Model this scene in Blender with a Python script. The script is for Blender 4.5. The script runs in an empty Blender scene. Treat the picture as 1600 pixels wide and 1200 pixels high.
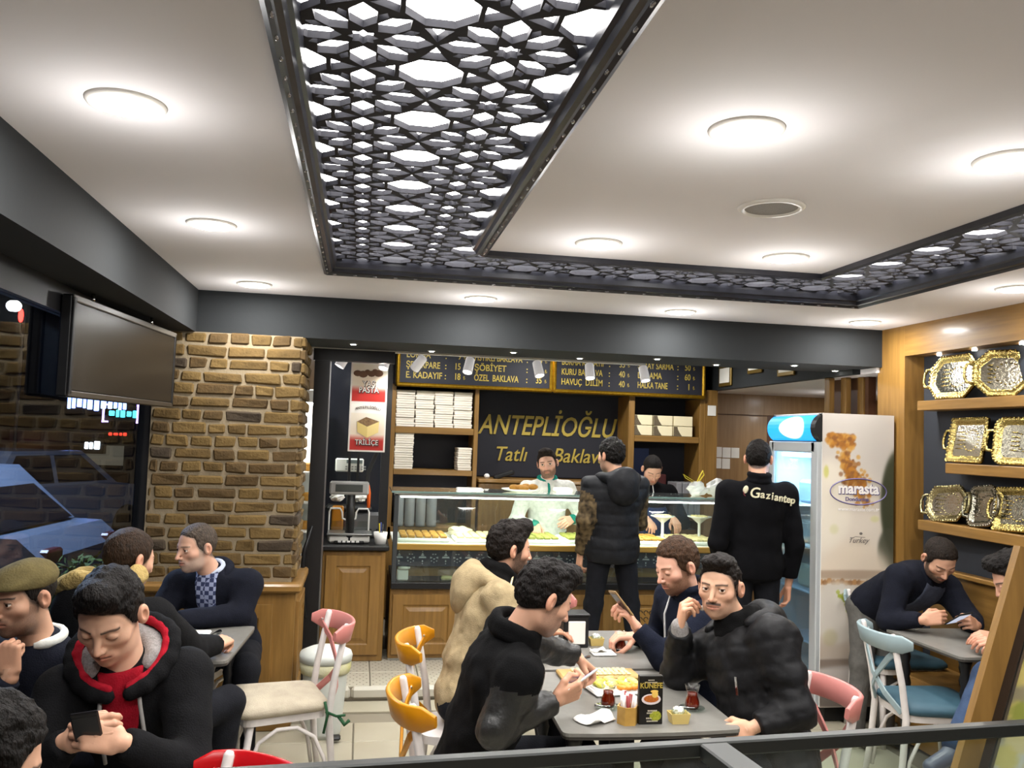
import bpy, bmesh, math, random
import numpy as np
from mathutils import Vector, Matrix
R_ = random.Random(7)
SC = bpy.context.scene
COL = SC.collection
PI = math.pi
# ---------------------------------------------------------------- camera
def cam_axes(yaw, pitch, roll):
    cy, sy = math.cos(yaw), math.sin(yaw)
    f = Vector((sy*math.cos(pitch), cy*math.cos(pitch), math.sin(pitch)))
    r = Vector((cy, -sy, 0)); u = r.cross(f)
    c, s = math.cos(roll), math.sin(roll)
    return c*r+s*u, c*u-s*r, f
cr, cu, cf = cam_axes(0.169566, 0.0621485, 0.0337046)
cd = bpy.data.cameras.new('camera'); cam = bpy.data.objects.new('camera', cd); COL.objects.link(cam)
cd.sensor_width = 36; cd.lens = 1350/1600*36; cd.clip_start = 0.05; cd.clip_end = 200
m = Matrix.Identity(4)
for i in range(3):
    m[i][0], m[i][1], m[i][2] = cr[i], cu[i], -cf[i]
m[2][3] = 1.75
cam.matrix_world = m
SC.camera = cam
# ---------------------------------------------------------------- world, exposure
W = bpy.data.worlds.new('dusk'); SC.world = W; W.use_nodes = True
W.node_tree.nodes['Background'].inputs[0].default_value = (0.010, 0.013, 0.030, 1)
W.node_tree.nodes['Background'].inputs[1].default_value = 1.0
SC.view_settings.view_transform = 'Standard'; SC.view_settings.look = 'None'
SC.view_settings.exposure = 0.75; SC.view_settings.gamma = 1.0; SC.view_settings.use_curve_mapping = False
DOWN_W, FILL_W, PANEL_E, SPOT_W, LENS_E = 6.6, 1.9, 7.0, 7.0, 22.0   # lamp powers, the second one for added unseen fill points
LAMP = (1.0, 0.985, 0.965)
# ---------------------------------------------------------------- materials
def s2l(c):
    return tuple(((v/255)/12.92 if v/255 <= .04045 else ((v/255+.055)/1.055)**2.4) for v in c[:3]) + (1,)
MATS = {}
def M(name, col, rough=.5, metal=0, spec=.5, var=None, vs=8, bump=0, bs=40, stretch=None, emit=0, trans=0, alpha=1, coat=0, sheen=0, ior=1.45, detail=4):
    if name in MATS: return MATS[name]
    mt = bpy.data.materials.new(name); mt.use_nodes = True; MATS[name] = mt
    nt = mt.node_tree; b = nt.nodes['Principled BSDF']
    b.inputs['Base Color'].default_value = s2l(col); b.inputs['Roughness'].default_value = rough
    b.inputs['Metallic'].default_value = metal; b.inputs['Specular IOR Level'].default_value = spec
    b.inputs['IOR'].default_value = ior
    if trans: b.inputs['Transmission Weight'].default_value = trans
    if alpha < 1: b.inputs['Alpha'].default_value = alpha
    if coat: b.inputs['Coat Weight'].default_value = coat; b.inputs['Coat Roughness'].default_value = .15
    if sheen: b.inputs['Sheen Weight'].default_value = sheen
    if emit:
        b.inputs['Emission Color'].default_value = s2l(col); b.inputs['Emission Strength'].default_value = emit
    if var or bump:
        tc = nt.nodes.new('ShaderNodeTexCoord'); mp = nt.nodes.new('ShaderNodeMapping')
        nt.links.new(tc.outputs['Object'], mp.inputs[0])
        if stretch: mp.inputs['Scale'].default_value = stretch
    if var:
        n = nt.nodes.new('ShaderNodeTexNoise'); n.inputs['Scale'].default_value = vs; n.inputs['Detail'].default_value = detail
        nt.links.new(mp.outputs[0], n.inputs['Vector'])
        r = nt.nodes.new('ShaderNodeValToRGB'); r.color_ramp.elements[0].position = .3; r.color_ramp.elements[1].position = .7
        r.color_ramp.elements[0].color = s2l(col); r.color_ramp.elements[1].color = s2l(var)
        nt.links.new(n.outputs['Fac'], r.inputs[0]); nt.links.new(r.outputs[0], b.inputs['Base Color'])
    if bump:
        n2 = nt.nodes.new('ShaderNodeTexNoise'); n2.inputs['Scale'].default_value = bs; n2.inputs['Detail'].default_value = 3
        nt.links.new(mp.outputs[0], n2.inputs['Vector'])
        bp = nt.nodes.new('ShaderNodeBump'); bp.inputs['Strength'].default_value = bump; bp.inputs['Distance'].default_value = .01
        nt.links.new(n2.outputs['Fac'], bp.inputs['Height']); nt.links.new(bp.outputs[0], b.inputs['Normal'])
    return mt
def M_glass(name, tint=(255, 255, 255), gl=.01, dirt=0.0, ior=1.5, coat=1.0):
    """thin pane: clear where seen straight through, mirror-like by fresnel"""
    if name in MATS: return MATS[name]
    mt = bpy.data.materials.new(name); mt.use_nodes = True; MATS[name] = mt
    nt = mt.node_tree; nt.nodes.remove(nt.nodes['Principled BSDF']); out = nt.nodes['Material Output']
    t = nt.nodes.new('ShaderNodeBsdfTransparent'); t.inputs[0].default_value = s2l(tint)
    g = nt.nodes.new('ShaderNodeBsdfGlossy'); g.inputs['Roughness'].default_value = gl; g.inputs[0].default_value = (coat, coat, coat, 1)
    lw = nt.nodes.new('ShaderNodeLayerWeight'); lw.inputs[0].default_value = .5          # facing = 1-|cos|
    pw = nt.nodes.new('ShaderNodeMath'); pw.operation = 'POWER'; pw.inputs[1].default_value = 5; nt.links.new(lw.outputs['Facing'], pw.inputs[0])
    f = nt.nodes.new('ShaderNodeMath'); f.operation = 'MULTIPLY_ADD'; f0 = ((ior-1)/(ior+1))**2; f.inputs[1].default_value = 1-f0; f.inputs[2].default_value = f0; nt.links.new(pw.outputs[0], f.inputs[0])
    mx = nt.nodes.new('ShaderNodeMixShader')
    nt.links.new(f.outputs[0], mx.inputs[0]); nt.links.new(t.outputs[0], mx.inputs[1]); nt.links.new(g.outputs[0], mx.inputs[2])
    last = mx
    if dirt:
        d = nt.nodes.new('ShaderNodeBsdfDiffuse'); d.inputs[0].default_value = (.6, .6, .6, 1)
        m2 = nt.nodes.new('ShaderNodeMixShader'); m2.inputs[0].default_value = dirt
        nt.links.new(mx.outputs[0], m2.inputs[1]); nt.links.new(d.outputs[0], m2.inputs[2]); last = m2
    nt.links.new(last.outputs[0], out.inputs[0])
    return mt
def M_vcol(name, rough=.5, spec=.4, bump=0, bs=60, sss=0, coat=0):
    if name in MATS: return MATS[name]
    mt = bpy.data.materials.new(name); mt.use_nodes = True; MATS[name] = mt
    nt = mt.node_tree; b = nt.nodes['Principled BSDF']
    a = nt.nodes.new('ShaderNodeVertexColor'); a.layer_name = 'Col'
    nt.links.new(a.outputs[0], b.inputs['Base Color'])
    b.inputs['Roughness'].default_value = rough; b.inputs['Specular IOR Level'].default_value = spec
    if coat: b.inputs['Coat Weight'].default_value = coat
    if sss:
        b.inputs['Subsurface Weight'].default_value = sss; b.inputs['Subsurface Radius'].default_value = (.01, .004, .002); b.inputs['Subsurface Scale'].default_value = .5
    if bump:
        tc = nt.nodes.new('ShaderNodeTexCoord'); n2 = nt.nodes.new('ShaderNodeTexNoise'); n2.inputs['Scale'].default_value = bs
        nt.links.new(tc.outputs['Object'], n2.inputs['Vector'])
        bp = nt.nodes.new('ShaderNodeBump'); bp.inputs['Strength'].default_value = bump; bp.inputs['Distance'].default_value = .004
        nt.links.new(n2.outputs['Fac'], bp.inputs['Height']); nt.links.new(bp.outputs[0], b.inputs['Normal'])
    return mt
def wood(name, c1, c2, axis='z', rough=.45, coat=.15, sc=1.0):
    st = {'z': (22, 22, 1.6), 'x': (1.6, 22, 22), 'y': (22, 1.6, 22)}[axis]
    return M(name, c1, rough, var=c2, vs=1.6*sc, stretch=st, coat=coat, bump=.08, bs=3, detail=6)
OAK, OAK2 = (142, 106, 52), (118, 86, 38)
m_oz = wood('oak_vertical', OAK, OAK2, 'z'); m_ox = wood('oak_horizontal', OAK, OAK2, 'x'); m_oy = wood('oak_depth', OAK, OAK2, 'y')
m_owall = wood('oak_wall', (150, 118, 78), (134, 102, 64), 'z')
m_ceil = M('ceiling_paint', (226, 222, 222), .9, bump=.02, bs=60)
m_dark = M('slate_paint', (33, 36, 38), .85, bump=.03, bs=50)
m_navy = M('navy_board', (25, 26, 36), .65)
m_navyl = M('alcove_paint', (44, 48, 55), .7)
m_black = M('black_metal', (20, 20, 22), .4)
m_blackp = M('black_plastic', (16, 16, 17), .45)
m_mould = M('lattice_black', (40, 40, 45), .6, spec=.2, var=(50, 50, 55), vs=30)
m_mould2 = M('moulding_gloss', (34, 35, 42), .28, var=(44, 45, 52), vs=20)
m_white = M('white_paint', (226, 222, 214), .45)
m_whitep = M('white_plastic', (225, 225, 222), .35)
m_chairw = M('chair_lacquer', (214, 208, 204), .4, var=(202, 196, 192), vs=20)
m_pink = M('pink_lacquer', (188, 120, 114), .35); m_yel = M('yellow_lacquer', (196, 130, 14), .3); m_blue = M('pale_blue_lacquer', (138, 156, 160), .38)
m_redl = M('red_lacquer', (170, 14, 20), .25)
m_cush = M('beige_cushion', (176, 166, 146), .95, var=(160, 150, 132), vs=14, bump=.25, bs=160)
m_bcush = M('blue_cushion', (52, 84, 98), .6, var=(44, 74, 88), vs=9, bump=.12, bs=12)
m_steel = M('steel', (178, 178, 176), .3, metal=1); m_chrome = M('chrome', (210, 210, 210), .12, metal=1)
m_gold = M('gold_frame', (178, 140, 36), .3, metal=.8, var=(150, 112, 22), vs=60)
m_goldtxt = M('gold_lettering', (172, 150, 62), .5)
m_grout = M('grout', (120, 112, 96), .9)
m_tile = M('cream_tile', (166, 160, 142), .3, var=(157, 150, 130), vs=3)
m_table = M('grey_tabletop', (118, 116, 110), .38, var=(110, 108, 103), vs=30)
m_tablee = M('tabletop_edge', (58, 54, 50), .5)
m_glass = M_glass('window_glass', (225, 232, 240), .002, ior=1.5, coat=.45)
m_cglass = M_glass('case_glass', (236, 244, 240), .01, dirt=.025)
m_tglass = M_glass('tea_glass', (250, 250, 248), .02, ior=1.5)
m_gedge = M('glass_edge', (150, 180, 172), .2, trans=.4)
m_paper = M('white_paper', (232, 229, 222), .8, bump=.05, bs=30)
m_card = M('white_cardboard', (232, 224, 210), .7, var=(222, 214, 200), vs=6)
m_skin_flat = M('skin_plain', (196, 140, 108), .5)
# ---------------------------------------------------------------- mesh builder
class MB:
    def __init__(s): s.v = []; s.f = []; s.mi = []
    def add(s, vs, fs, mi=0):
        o = len(s.v); s.v += [tuple(v) for v in vs]; s.f += [tuple(i+o for i in f) for f in fs]; s.mi += [mi]*len(fs); return s
    def box(s, lo, hi, mi=0):
        (a, b, c), (d, e, f) = lo, hi
        return s.add([(a,b,c),(d,b,c),(d,e,c),(a,e,c),(a,b,f),(d,b,f),(d,e,f),(a,e,f)],
                     [(0,3,2,1),(4,5,6,7),(0,1,5,4),(1,2,6,5),(2,3,7,6),(3,0,4,7)], mi)
    def rbox(s, c, size, bev=.005, rot=None, mi=0, jit=0, rnd=None):
        hx, hy, hz = size[0]/2, size[1]/2, size[2]/2; b = min(bev, hx*.9, hy*.9, hz*.9)
        vs = []; idx = {}
        for sx in (-1, 1):
            for sy in (-1, 1):
                for sz in (-1, 1):
                    j = [(rnd.uniform(-jit, jit) if jit else 0) for _ in range(3)]
                    for ax in range(3):
                        p = [sx*hx, sy*hy, sz*hz]
                        for k in range(3):
                            if k != ax: p[k] -= (sx, sy, sz)[k]*b
                            p[k] += j[k]
                        idx[(sx, sy, sz, ax)] = len(vs); vs.append(Vector(p))
        fs = []
        def q(*l): fs.append(tuple(idx[i] for i in l))
        for ax in range(3):
            o1, o2 = (ax+1) % 3, (ax+2) % 3
            for sg in (-1, 1):
                def k(a, b_):
                    t = [0, 0, 0]; t[ax] = sg; t[o1] = a; t[o2] = b_; return (*t, ax)
                l = [k(-1,-1), k(1,-1), k(1,1), k(-1,1)]
                q(*(l if sg > 0 else l[::-1]))
            for a in (-1, 1):
                for b_ in (-1, 1):
                    t0 = [0,0,0]; t1 = [0,0,0]; t0[ax] = -1; t1[ax] = 1
                    for t in (t0, t1): t[o1] = a; t[o2] = b_
                    l = [(*t0, o1), (*t1, o1), (*t1, o2), (*t0, o2)]
                    q(*(l if a*b_ < 0 else l[::-1]))
        for sx in (-1, 1):
            for sy in (-1, 1):
                for sz in (-1, 1):
                    l = [(sx,sy,sz,0),(sx,sy,sz,1),(sx,sy,sz,2)]
                    q(*(l if sx*sy*sz > 0 else l[::-1]))
        c = Vector(c)
        vs = [(rot @ v if rot else v)+c for v in vs]
        return s.add(vs, fs, mi)
    def tube(s, pts, r, seg=10, closed=False, caps=True, mi=0, flat=None):
        pts = [Vector(p) for p in pts]; n = len(pts)
        rr = r if isinstance(r, (list, tuple)) else [r]*n
        vs = []; fs = []; prev = None
        for i, p in enumerate(pts):
            t = (pts[(i+1) % n]-pts[i-1]) if closed else (pts[min(i+1, n-1)]-pts[max(i-1, 0)])
            t.normalize()
            if prev is None:
                a = Vector((0,0,1)) if abs(t.z) < .9 else Vector((1,0,0))
                u = t.cross(a).normalized()
            else:
                u = (prev - t*prev.dot(t)).normalized()
            prev = u; w = t.cross(u)
            for k in range(seg):
                th = 2*PI*k/seg; e = rr[i]
                vs.append(p+u*math.cos(th)*e+w*math.sin(th)*e*(flat or 1))
        for i in range(n if closed else n-1):
            for k in range(seg):
                a = i*seg+k; b = i*seg+(k+1) % seg; i2 = (i+1) % n
                fs.append((a, b, i2*seg+(k+1) % seg, i2*seg+k))
        if caps and not closed:
            fs.append(tuple(range(seg))[::-1]); fs.append(tuple((n-1)*seg+k for k in range(seg)))
        return s.add(vs, fs, mi)
    def ribbon(s, pts, wid, thick, ups, mi=0):
        """flat band: wid along ups, thick across"""
        pts = [Vector(p) for p in pts]; n = len(pts); vs = []; fs = []
        for i, p in enumerate(pts):
            t = (pts[min(i+1, n-1)]-pts[max(i-1, 0)]).normalized()
            u = Vector(ups[i] if isinstance(ups, list) else ups); u = (u-t*u.dot(t)).normalized(); w = t.cross(u)
            hw = (wid[i] if isinstance(wid, list) else wid)/2; ht = thick/2; c = ht*.6
            prof = [(-hw+c,-ht),(hw-c,-ht),(hw,-ht+c),(hw,ht-c),(hw-c,ht),(-hw+c,ht),(-hw,ht-c),(-hw,-ht+c)]
            vs += [p+u*a+w*b for a, b in prof]
        for i in range(n-1):
            for k in range(8):
                fs.append((i*8+k, i*8+(k+1) % 8, (i+1)*8+(k+1) % 8, (i+1)*8+k))
        fs.append(tuple(range(8))[::-1]); fs.append(tuple((n-1)*8+k for k in range(8)))
        return s.add(vs, fs, mi)
    def lathe(s, c, prof, seg=24, mi=0, axis=None):
        c = Vector(c); vs = []; fs = []; n = len(prof)
        rot = Vector((0,0,1)).rotation_difference(Vector(axis)).to_matrix() if axis else None
        for (r, z) in prof:
            for k in range(seg):
                v = Vector((r*math.cos(2*PI*k/seg), r*math.sin(2*PI*k/seg), z)); vs.append((rot @ v if rot else v)+c)
        for i in range(n-1):
            for k in range(seg):
                fs.append((i*seg+k, i*seg+(k+1) % seg, (i+1)*seg+(k+1) % seg, (i+1)*seg+k))
        if prof[0][0] > 1e-6: fs.append(tuple(range(seg))[::-1])
        if prof[-1][0] > 1e-6: fs.append(tuple((n-1)*seg+k for k in range(seg)))
        return s.add(vs, fs, mi)
    def prism(s, poly, fn, d0, d1, mi=0):
        """2-D polygon -> solid, fn(u,v,d) -> point"""
        n = len(poly); vs = [fn(u, v, d0) for u, v in poly]+[fn(u, v, d1) for u, v in poly]
        fs = [tuple(range(n))[::-1], tuple(range(n, 2*n))]+[(i, (i+1) % n, n+(i+1) % n, n+i) for i in range(n)]
        return s.add(vs, fs, mi)
    def ell(s, c, r, seg=14, rings=8, rot=None, mi=0):
        vs = []; fs = []; c = Vector(c)
        for i in range(1, rings):
            ph = PI*i/rings
            for k in range(seg):
                v = Vector((r[0]*math.sin(ph)*math.cos(2*PI*k/seg), r[1]*math.sin(ph)*math.sin(2*PI*k/seg), -r[2]*math.cos(ph)))
                vs.append((rot @ v if rot else v)+c)
        for sg in (-1, 1):
            v = Vector((0,0,sg*r[2])); vs.append((rot @ v if rot else v)+c)
        b, t = len(vs)-2, len(vs)-1
        for i in range(rings-2):
            for k in range(seg):
                fs.append((i*seg+k, i*seg+(k+1) % seg, (i+1)*seg+(k+1) % seg, (i+1)*seg+k))
        for k in range(seg):
            fs.append((b, (k+1) % seg, k)); fs.append((t, (rings-2)*seg+k, (rings-2)*seg+(k+1) % seg))
        return s.add(vs, fs, mi)
    def mesh(s, name, mats, smooth=False):
        me = bpy.data.meshes.new(name); me.from_pydata(s.v, [], s.f)
        for mt in (mats if isinstance(mats, (list, tuple)) else [mats]): me.materials.append(mt)
        if any(s.mi): me.polygons.foreach_set('material_index', s.mi)
        if smooth: me.polygons.foreach_set('use_smooth', [True]*len(me.polygons))
        me.update(); return me
    def build(s, name, mats, parent=None, smooth=False, world=True, kind=None):
        o = bpy.data.objects.new(name, s.mesh(name, mats, smooth)); COL.objects.link(o)
        put(o, parent, world)
        if kind: o['kind'] = kind
        if smooth and smooth != 'all':
            pass
        return o
WM = {}
def put(o, parent, world=True):
    if parent is not None:
        o.parent = parent
        if world: o.matrix_parent_inverse = WM.get(parent.name, Matrix()).inverted()
    WM[o.name] = WM.get(parent.name, Matrix()).copy() if (parent is not None and not world) else Matrix.Identity(4)
def smooth_by_angle(o, ang=35):
    me = o.data; me.polygons.foreach_set('use_smooth', [True]*len(me.polygons))
    try: me.set_sharp_from_angle(angle=math.radians(ang))
    except Exception: pass
    return o
def tag(o, label=None, cat=None, group=None, kind=None):
    if label: o['label'] = label
    if cat: o['category'] = cat
    if group: o['group'] = group
    if kind: o['kind'] = kind
    return o
def thing(name, label, cat, loc=(0,0,0), rz=0, group=None):
    o = bpy.data.objects.new(name, None); COL.objects.link(o); o.empty_display_size = .1
    o.location = loc; o.rotation_euler = (0,0,rz); WM[o.name] = Matrix.Translation(loc) @ Matrix.Rotation(rz, 4, 'Z')
    return tag(o, label, cat, group)
def struct(o): o['kind'] = 'structure'; return o
def dup(root, loc=None, rz=None, label=None, group=None):
    def rec(o, par):
        c = o.copy(); COL.objects.link(c)
        if par: c.parent = par; c.matrix_parent_inverse = o.matrix_parent_inverse.copy()
        for ch in o.children: rec(ch, c)
        return c
    r = rec(root, None)
    if loc is not None: r.location = loc
    if rz is not None: r.rotation_euler = (0,0,rz)
    WM[r.name] = Matrix.Translation(r.location) @ Matrix.Rotation(r.rotation_euler.z, 4, 'Z')
    if label: r['label'] = label
    if group: r['group'] = group
    return r
def text(name, s, size, mt, parent, loc, rot=(PI/2,0,0), shear=0, ext=.0008, align='CENTER', off=0, sx=1.0, sp=1.0, fit=None):
    cu_ = bpy.data.curves.new(name, 'FONT'); cu_.body = s; cu_.size = size; cu_.shear = shear; cu_.extrude = ext
    cu_.align_x = align; cu_.align_y = 'CENTER'; cu_.offset = off; cu_.space_character = sp; cu_.resolution_u = 3
    t = bpy.data.objects.new('_t', cu_); COL.objects.link(t)
    me = bpy.data.meshes.new_from_object(t); bpy.data.objects.remove(t); bpy.data.curves.remove(cu_)
    o = bpy.data.objects.new(name, me); COL.objects.link(o); me.name = name
    me.materials.clear(); me.materials.append(mt)
    if fit:
        xs = [v.co.x for v in me.vertices]; sx = fit/max(max(xs)-min(xs), 1e-6)
    mw = Matrix.Translation(loc) @ Matrix.Rotation(rot[2], 4, 'Z') @ Matrix.Rotation(rot[1], 4, 'Y') @ Matrix.Rotation(rot[0], 4, 'X') @ Matrix.Diagonal((sx,1,1,1))
    me.transform(mw)
    put(o, parent)
    return o
def letters(s, size, mt, parent, loc, width, shear, off, ext):
    """a word with each raised letter its own mesh"""
    def xm(t):
        o = text('_m', t, size, mt, None, (0,0,0), (0,0,0), shear, ext, 'LEFT', off); v = [q.co.x for q in o.data.vertices]; bpy.data.objects.remove(o); return min(v), max(v)
    x0, x1 = xm(s); k = width/(x1-x0)
    for i, ch in enumerate(s):
        if ch == ' ': continue
        dx = xm(s[:i+1])[1]-xm(ch)[1]
        text('letter', ch, size, mt, parent, (loc[0]+(dx-(x0+x1)/2)*k, loc[1], loc[2]), (PI/2,0,0), shear, ext, 'LEFT', off, sx=k)
def painted(name, mt, parent, origin, eu, ev, nu, nv, fn):
    """flat print: a fine grid coloured by fn(u,v)->rgb 0..255 ; origin + u*eu + v*ev"""
    o0, eu, ev = np.array(origin, float), np.array(eu, float), np.array(ev, float)
    u, v = np.meshgrid(np.linspace(0,1,nu), np.linspace(0,1,nv), indexing='ij')
    P = o0+u[...,None]*eu+v[...,None]*ev
    i, j = np.meshgrid(np.arange(nu-1), np.arange(nv-1), indexing='ij'); a = (i*nv+j).ravel()
    F = np.c_[a, a+nv, a+nv+1, a+1]
    o = np_obj(name, P.reshape(-1,3), F, mt, np.clip(fn(u.ravel(), v.ravel()), 0, 255), smooth=False)
    put(o, parent); return o
def np_mesh(name, V, F, mt, colr=None, smooth=True, midx=None):
    me = bpy.data.meshes.new(name); V = np.asarray(V, np.float32); F = np.asarray(F, np.int32)
    me.vertices.add(len(V)); me.vertices.foreach_set('co', V.ravel())
    k = F.shape[1]; me.loops.add(F.size); me.loops.foreach_set('vertex_index', F.ravel())
    me.polygons.add(len(F)); me.polygons.foreach_set('loop_start', np.arange(0, F.size, k, dtype=np.int32))
    me.polygons.foreach_set('loop_total', np.full(len(F), k, np.int32))
    for x in (mt if isinstance(mt, (list, tuple)) else [mt]): me.materials.append(x)
    if midx is not None: me.polygons.foreach_set('material_index', np.asarray(midx, np.int32))
    if smooth: me.polygons.foreach_set('use_smooth', np.ones(len(F), bool))
    if colr is not None:
        c = np.asarray(colr, np.float64)/255; lin = np.where(c <= .04045, c/12.92, ((c+.055)/1.055)**2.4)
        at = me.color_attributes.new('Col', 'FLOAT_COLOR', 'POINT'); at.data.foreach_set('color', np.c_[lin, np.ones(len(c))].astype(np.float32).ravel())
    me.update(); me.validate(); return me
def np_obj(name, V, F, mt, colr=None, smooth=True, midx=None):
    o = bpy.data.objects.new(name, np_mesh(name, V, F, mt, colr, smooth, midx)); COL.objects.link(o); return o
def lamp(kind, name, loc, watts, col=LAMP, size=.1, target=None, angle=60, blend=.5, parent=None):
    l = bpy.data.lights.new(name, kind); l.energy = watts; l.color = col
    if kind == 'AREA': l.shape = 'DISK'; l.size = size
    elif kind == 'SPOT': l.spot_size = math.radians(angle); l.spot_blend = blend; l.shadow_soft_size = size
    else: l.shadow_soft_size = size
    o = bpy.data.objects.new(name, l); COL.objects.link(o); o.location = loc
    if target is not None: o.rotation_euler = (Vector(target)-Vector(loc)).to_track_quat('-Z', 'Y').to_euler()
    return o
# ================================================================ STRUCTURE
CZ = 2.57
flr = struct(MB().box((-1.3,-1.6,-.06), (5.6,8.6,-.012)).build('floor', m_grout))
tile_variants = []
for q in range(4):
    b = MB(); b.rbox((0,0,-.006), (.612,.322,.012), .003); tile_variants.append(b.mesh('tile', m_tile))
def piece(me, name, parent, loc, rz=0, scale=None):
    o = bpy.data.objects.new(name, me); COL.objects.link(o); o.location = loc; o.rotation_euler = (0,0,rz)
    if scale: o.scale = scale
    o.parent = parent; WM[o.name] = Matrix.Identity(4); return o
for i in range(-2, 6):
    for j in range(0, 12):
        x = .025-.31+.62*i; y = 5.418-.165-.33*j
        if -1.2 < x < 3.6: piece(tile_variants[(i*3+j) % 4], 'tile', flr, (x, y, 0))
far = MB().box((-1.2,5.62,-.011), (3.6,5.84,-.001)).build('tile', m_tile, flr)
# raised serving platform with studded tiles
plat = struct(MB().box((-1.2,5.88,-.01), (5.5,8.6,.07)).build('floor_platform', m_grout))
m_stud = M('studded_tile', (180, 174, 158), .35)
def studded_tile():
    b = MB(); b.rbox((0,0,-.006), (.324,.324,.012), .003)
    return b
sb = studded_tile(); sme = sb.mesh('tile', m_stud)
m_dot = M('tile_stud', (120, 112, 98), .5)
db = MB()
for i in range(7):
    for j in range(7):
        x, y = (i-3)*.044+(.011 if j % 2 else -.011), (j-3)*.044
        db.lathe((x, y, 0), [(.006, 0), (.005, .0012), (0, .0012)], 6)
dme = db.mesh('tile_studs', m_dot)
for i in range(-4, 14):
    for j in range(3):
        x = .125+.165-.33*1+.33*i; y = 6.06+.33*j
        if -1.1 < x < 3.4:
            t_ = piece(sme, 'tile', plat, (x, y, .082)); s_ = piece(dme, 'tile_studs', t_, (0, 0, 0)); s_['kind'] = 'stuff'
nb = MB()
for i in range(12):
    x = -1.0+.4*i
    nb = MB(); nb.rbox((x,5.885,.04),(.396,.05,.085),.02); nb.build('nosing', M('nosing_tile',(184,180,166),.35), plat)
# ceiling with a U-shaped lattice opening
XL, XLi, XRi, XRo, Yi, Yo = -.225, .505, 2.10, 2.74, 3.73, 4.45
cb = MB()
for lo, hi in [((-1.3,-1.6,CZ),(XL,5.4,CZ+.1)), ((XL,Yo,CZ),(XRo,5.4,CZ+.1)), ((XRo,-1.6,CZ),(3.7,5.4,CZ+.1)),
               ((XLi,-1.6,CZ),(XRi,Yi,CZ+.1)), ((XL,-1.6,CZ),(XLi,-.6,CZ+.1)), ((XRi,-1.6,CZ),(XRo,-.6,CZ+.1))]:
    cb.box(lo, hi)
ceil = struct(cb.build('ceiling', m_ceil))
struct(MB().box((-1.3,5.4,2.62), (3.46,8.6,2.72)).build('ceiling_service', m_dark))
struct(MB().box((3.46,5.4,2.28), (5.6,8.6,2.38)).build('ceiling_niche', m_ceil))
# walls
struct(MB().box((-1.3,-1.7,0), (3.7,-1.6,2.6)).build('wall_front', m_owall))
wl = struct(MB().box((-1.3,-1.6,0), (-1.22,1.4,2.57)).build('wall_left', m_dark))
struct(MB().box((-1.3,8.5,0), (5.6,8.6,2.7)).build('wall_back', m_owall))
struct(MB().box((5.5,5.4,0), (5.6,8.6,2.4)).build('wall_niche', m_owall))
struct(MB().box((3.62,-1.6,0), (3.7,5.40,2.57)).build('wall_right', m_navyl))
struct(MB().box((3.40,5.6,2.28), (3.46,8.5,2.62)).build('trim_1', m_dark))          # bulkhead with the picture frames
struct(MB().box((-1.3,5.95,0.0), (-1.22,8.6,2.7)).build('wall_left_service', m_dark))
# beams
struct(MB().box((-1.0,5.37,2.315), (3.48,5.93,CZ+.1)).build('trim_2', m_dark))
struct(MB().box((-1.3,-1.6,2.315), (-1.0,5.93,CZ+.1)).build('trim_3', m_dark))
# right wall oak portal, alcove and bench
rw = struct(MB().box((3.48,5.12,0), (3.66,5.42,CZ)).build('trim_4', m_oz))
struct(MB().box((3.48,-1.6,2.37), (3.62,5.12,CZ)).build('trim_5', m_oy))
# lattice ---------------------------------------------------------------
S = .3227; GX, GY = -.197, 3.97
def poly_cell():
    """one repeat of an eight-fold star lattice, centred on the star"""
    o8 = .235; t8 = o8*math.tan(PI/8); h = .5
    out = []
    for q in range(4):
        c, s = [(1,0),(0,1),(-1,0),(0,-1)][q]
        def r(x, y): return (x*c-y*s, x*s+y*c)
        # right edge from lower-right octagon to upper-right octagon
        pts = [(h-t8*1.0, -h+o8), (h, -h+o8)] if False else []
        pts += [(h-o8+.0, -h+t8), (h-t8, -h+o8)]            # octagon flank
        pts += [(h, -h+o8), (h, -h+o8+.030), (h-.100, -h+o8+.036), (h-.062, -h+o8+.10), (h, -.040),
                (h, .040), (h-.062, h-o8-.10), (h-.100, h-o8-.036), (h, h-o8-.030), (h, h-o8)]
        out += [r(*p) for p in pts]
    holes = [[(.105*math.cos(k*PI/8)*(1 if k % 2 == 0 else .70), .105*math.sin(k*PI/8)*(1 if k % 2 == 0 else .70)) for k in range(16)]]
    for k in range(8):
        a = k*PI/4; c, s = math.cos(a), math.sin(a)
        if k % 2 == 0: P = [(.140,0),(.225,-.088),(.375,-.094),(.482,0),(.375,.094),(.225,.088)]
        else: P = [(.140,0),(.225,-.086),(.350,-.088),(.452,0),(.350,.088),(.225,.086)]
        holes.append([(x*c-y*s, x*s+y*c) for x, y in P])
    for k in range(8):                                      # small kites between the petals
        a = k*PI/4+PI/8; c, s = math.cos(a), math.sin(a)
        P = [(.280,0),(.352,-.036),(.405,0),(.352,.036)]
        holes.append([(x*c-y*s, x*s+y*c) for x, y in P])
    return out, holes
def cell_mesh():
    cu_ = bpy.data.curves.new('cell', 'CURVE'); cu_.dimensions = '2D'; cu_.fill_mode = 'BOTH'; cu_.extrude = .0085/S
    out, holes = poly_cell()
    for P in [out]+holes:
        sp = cu_.splines.new('POLY'); sp.points.add(len(P)-1); sp.use_cyclic_u = True
        for i, (x, y) in enumerate(P): sp.points[i].co = (x, y, 0, 1)
    t = bpy.data.objects.new('_c', cu_); COL.objects.link(t); me = bpy.data.meshes.new_from_object(t)
    bpy.data.objects.remove(t); return me
cm = cell_mesh(); nv = len(cm.vertices); cv = np.zeros(nv*3); cm.vertices.foreach_get('co', cv); cv = cv.reshape(-1,3)*S
cfaces = [tuple(p.vertices) for p in cm.polygons]
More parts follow.
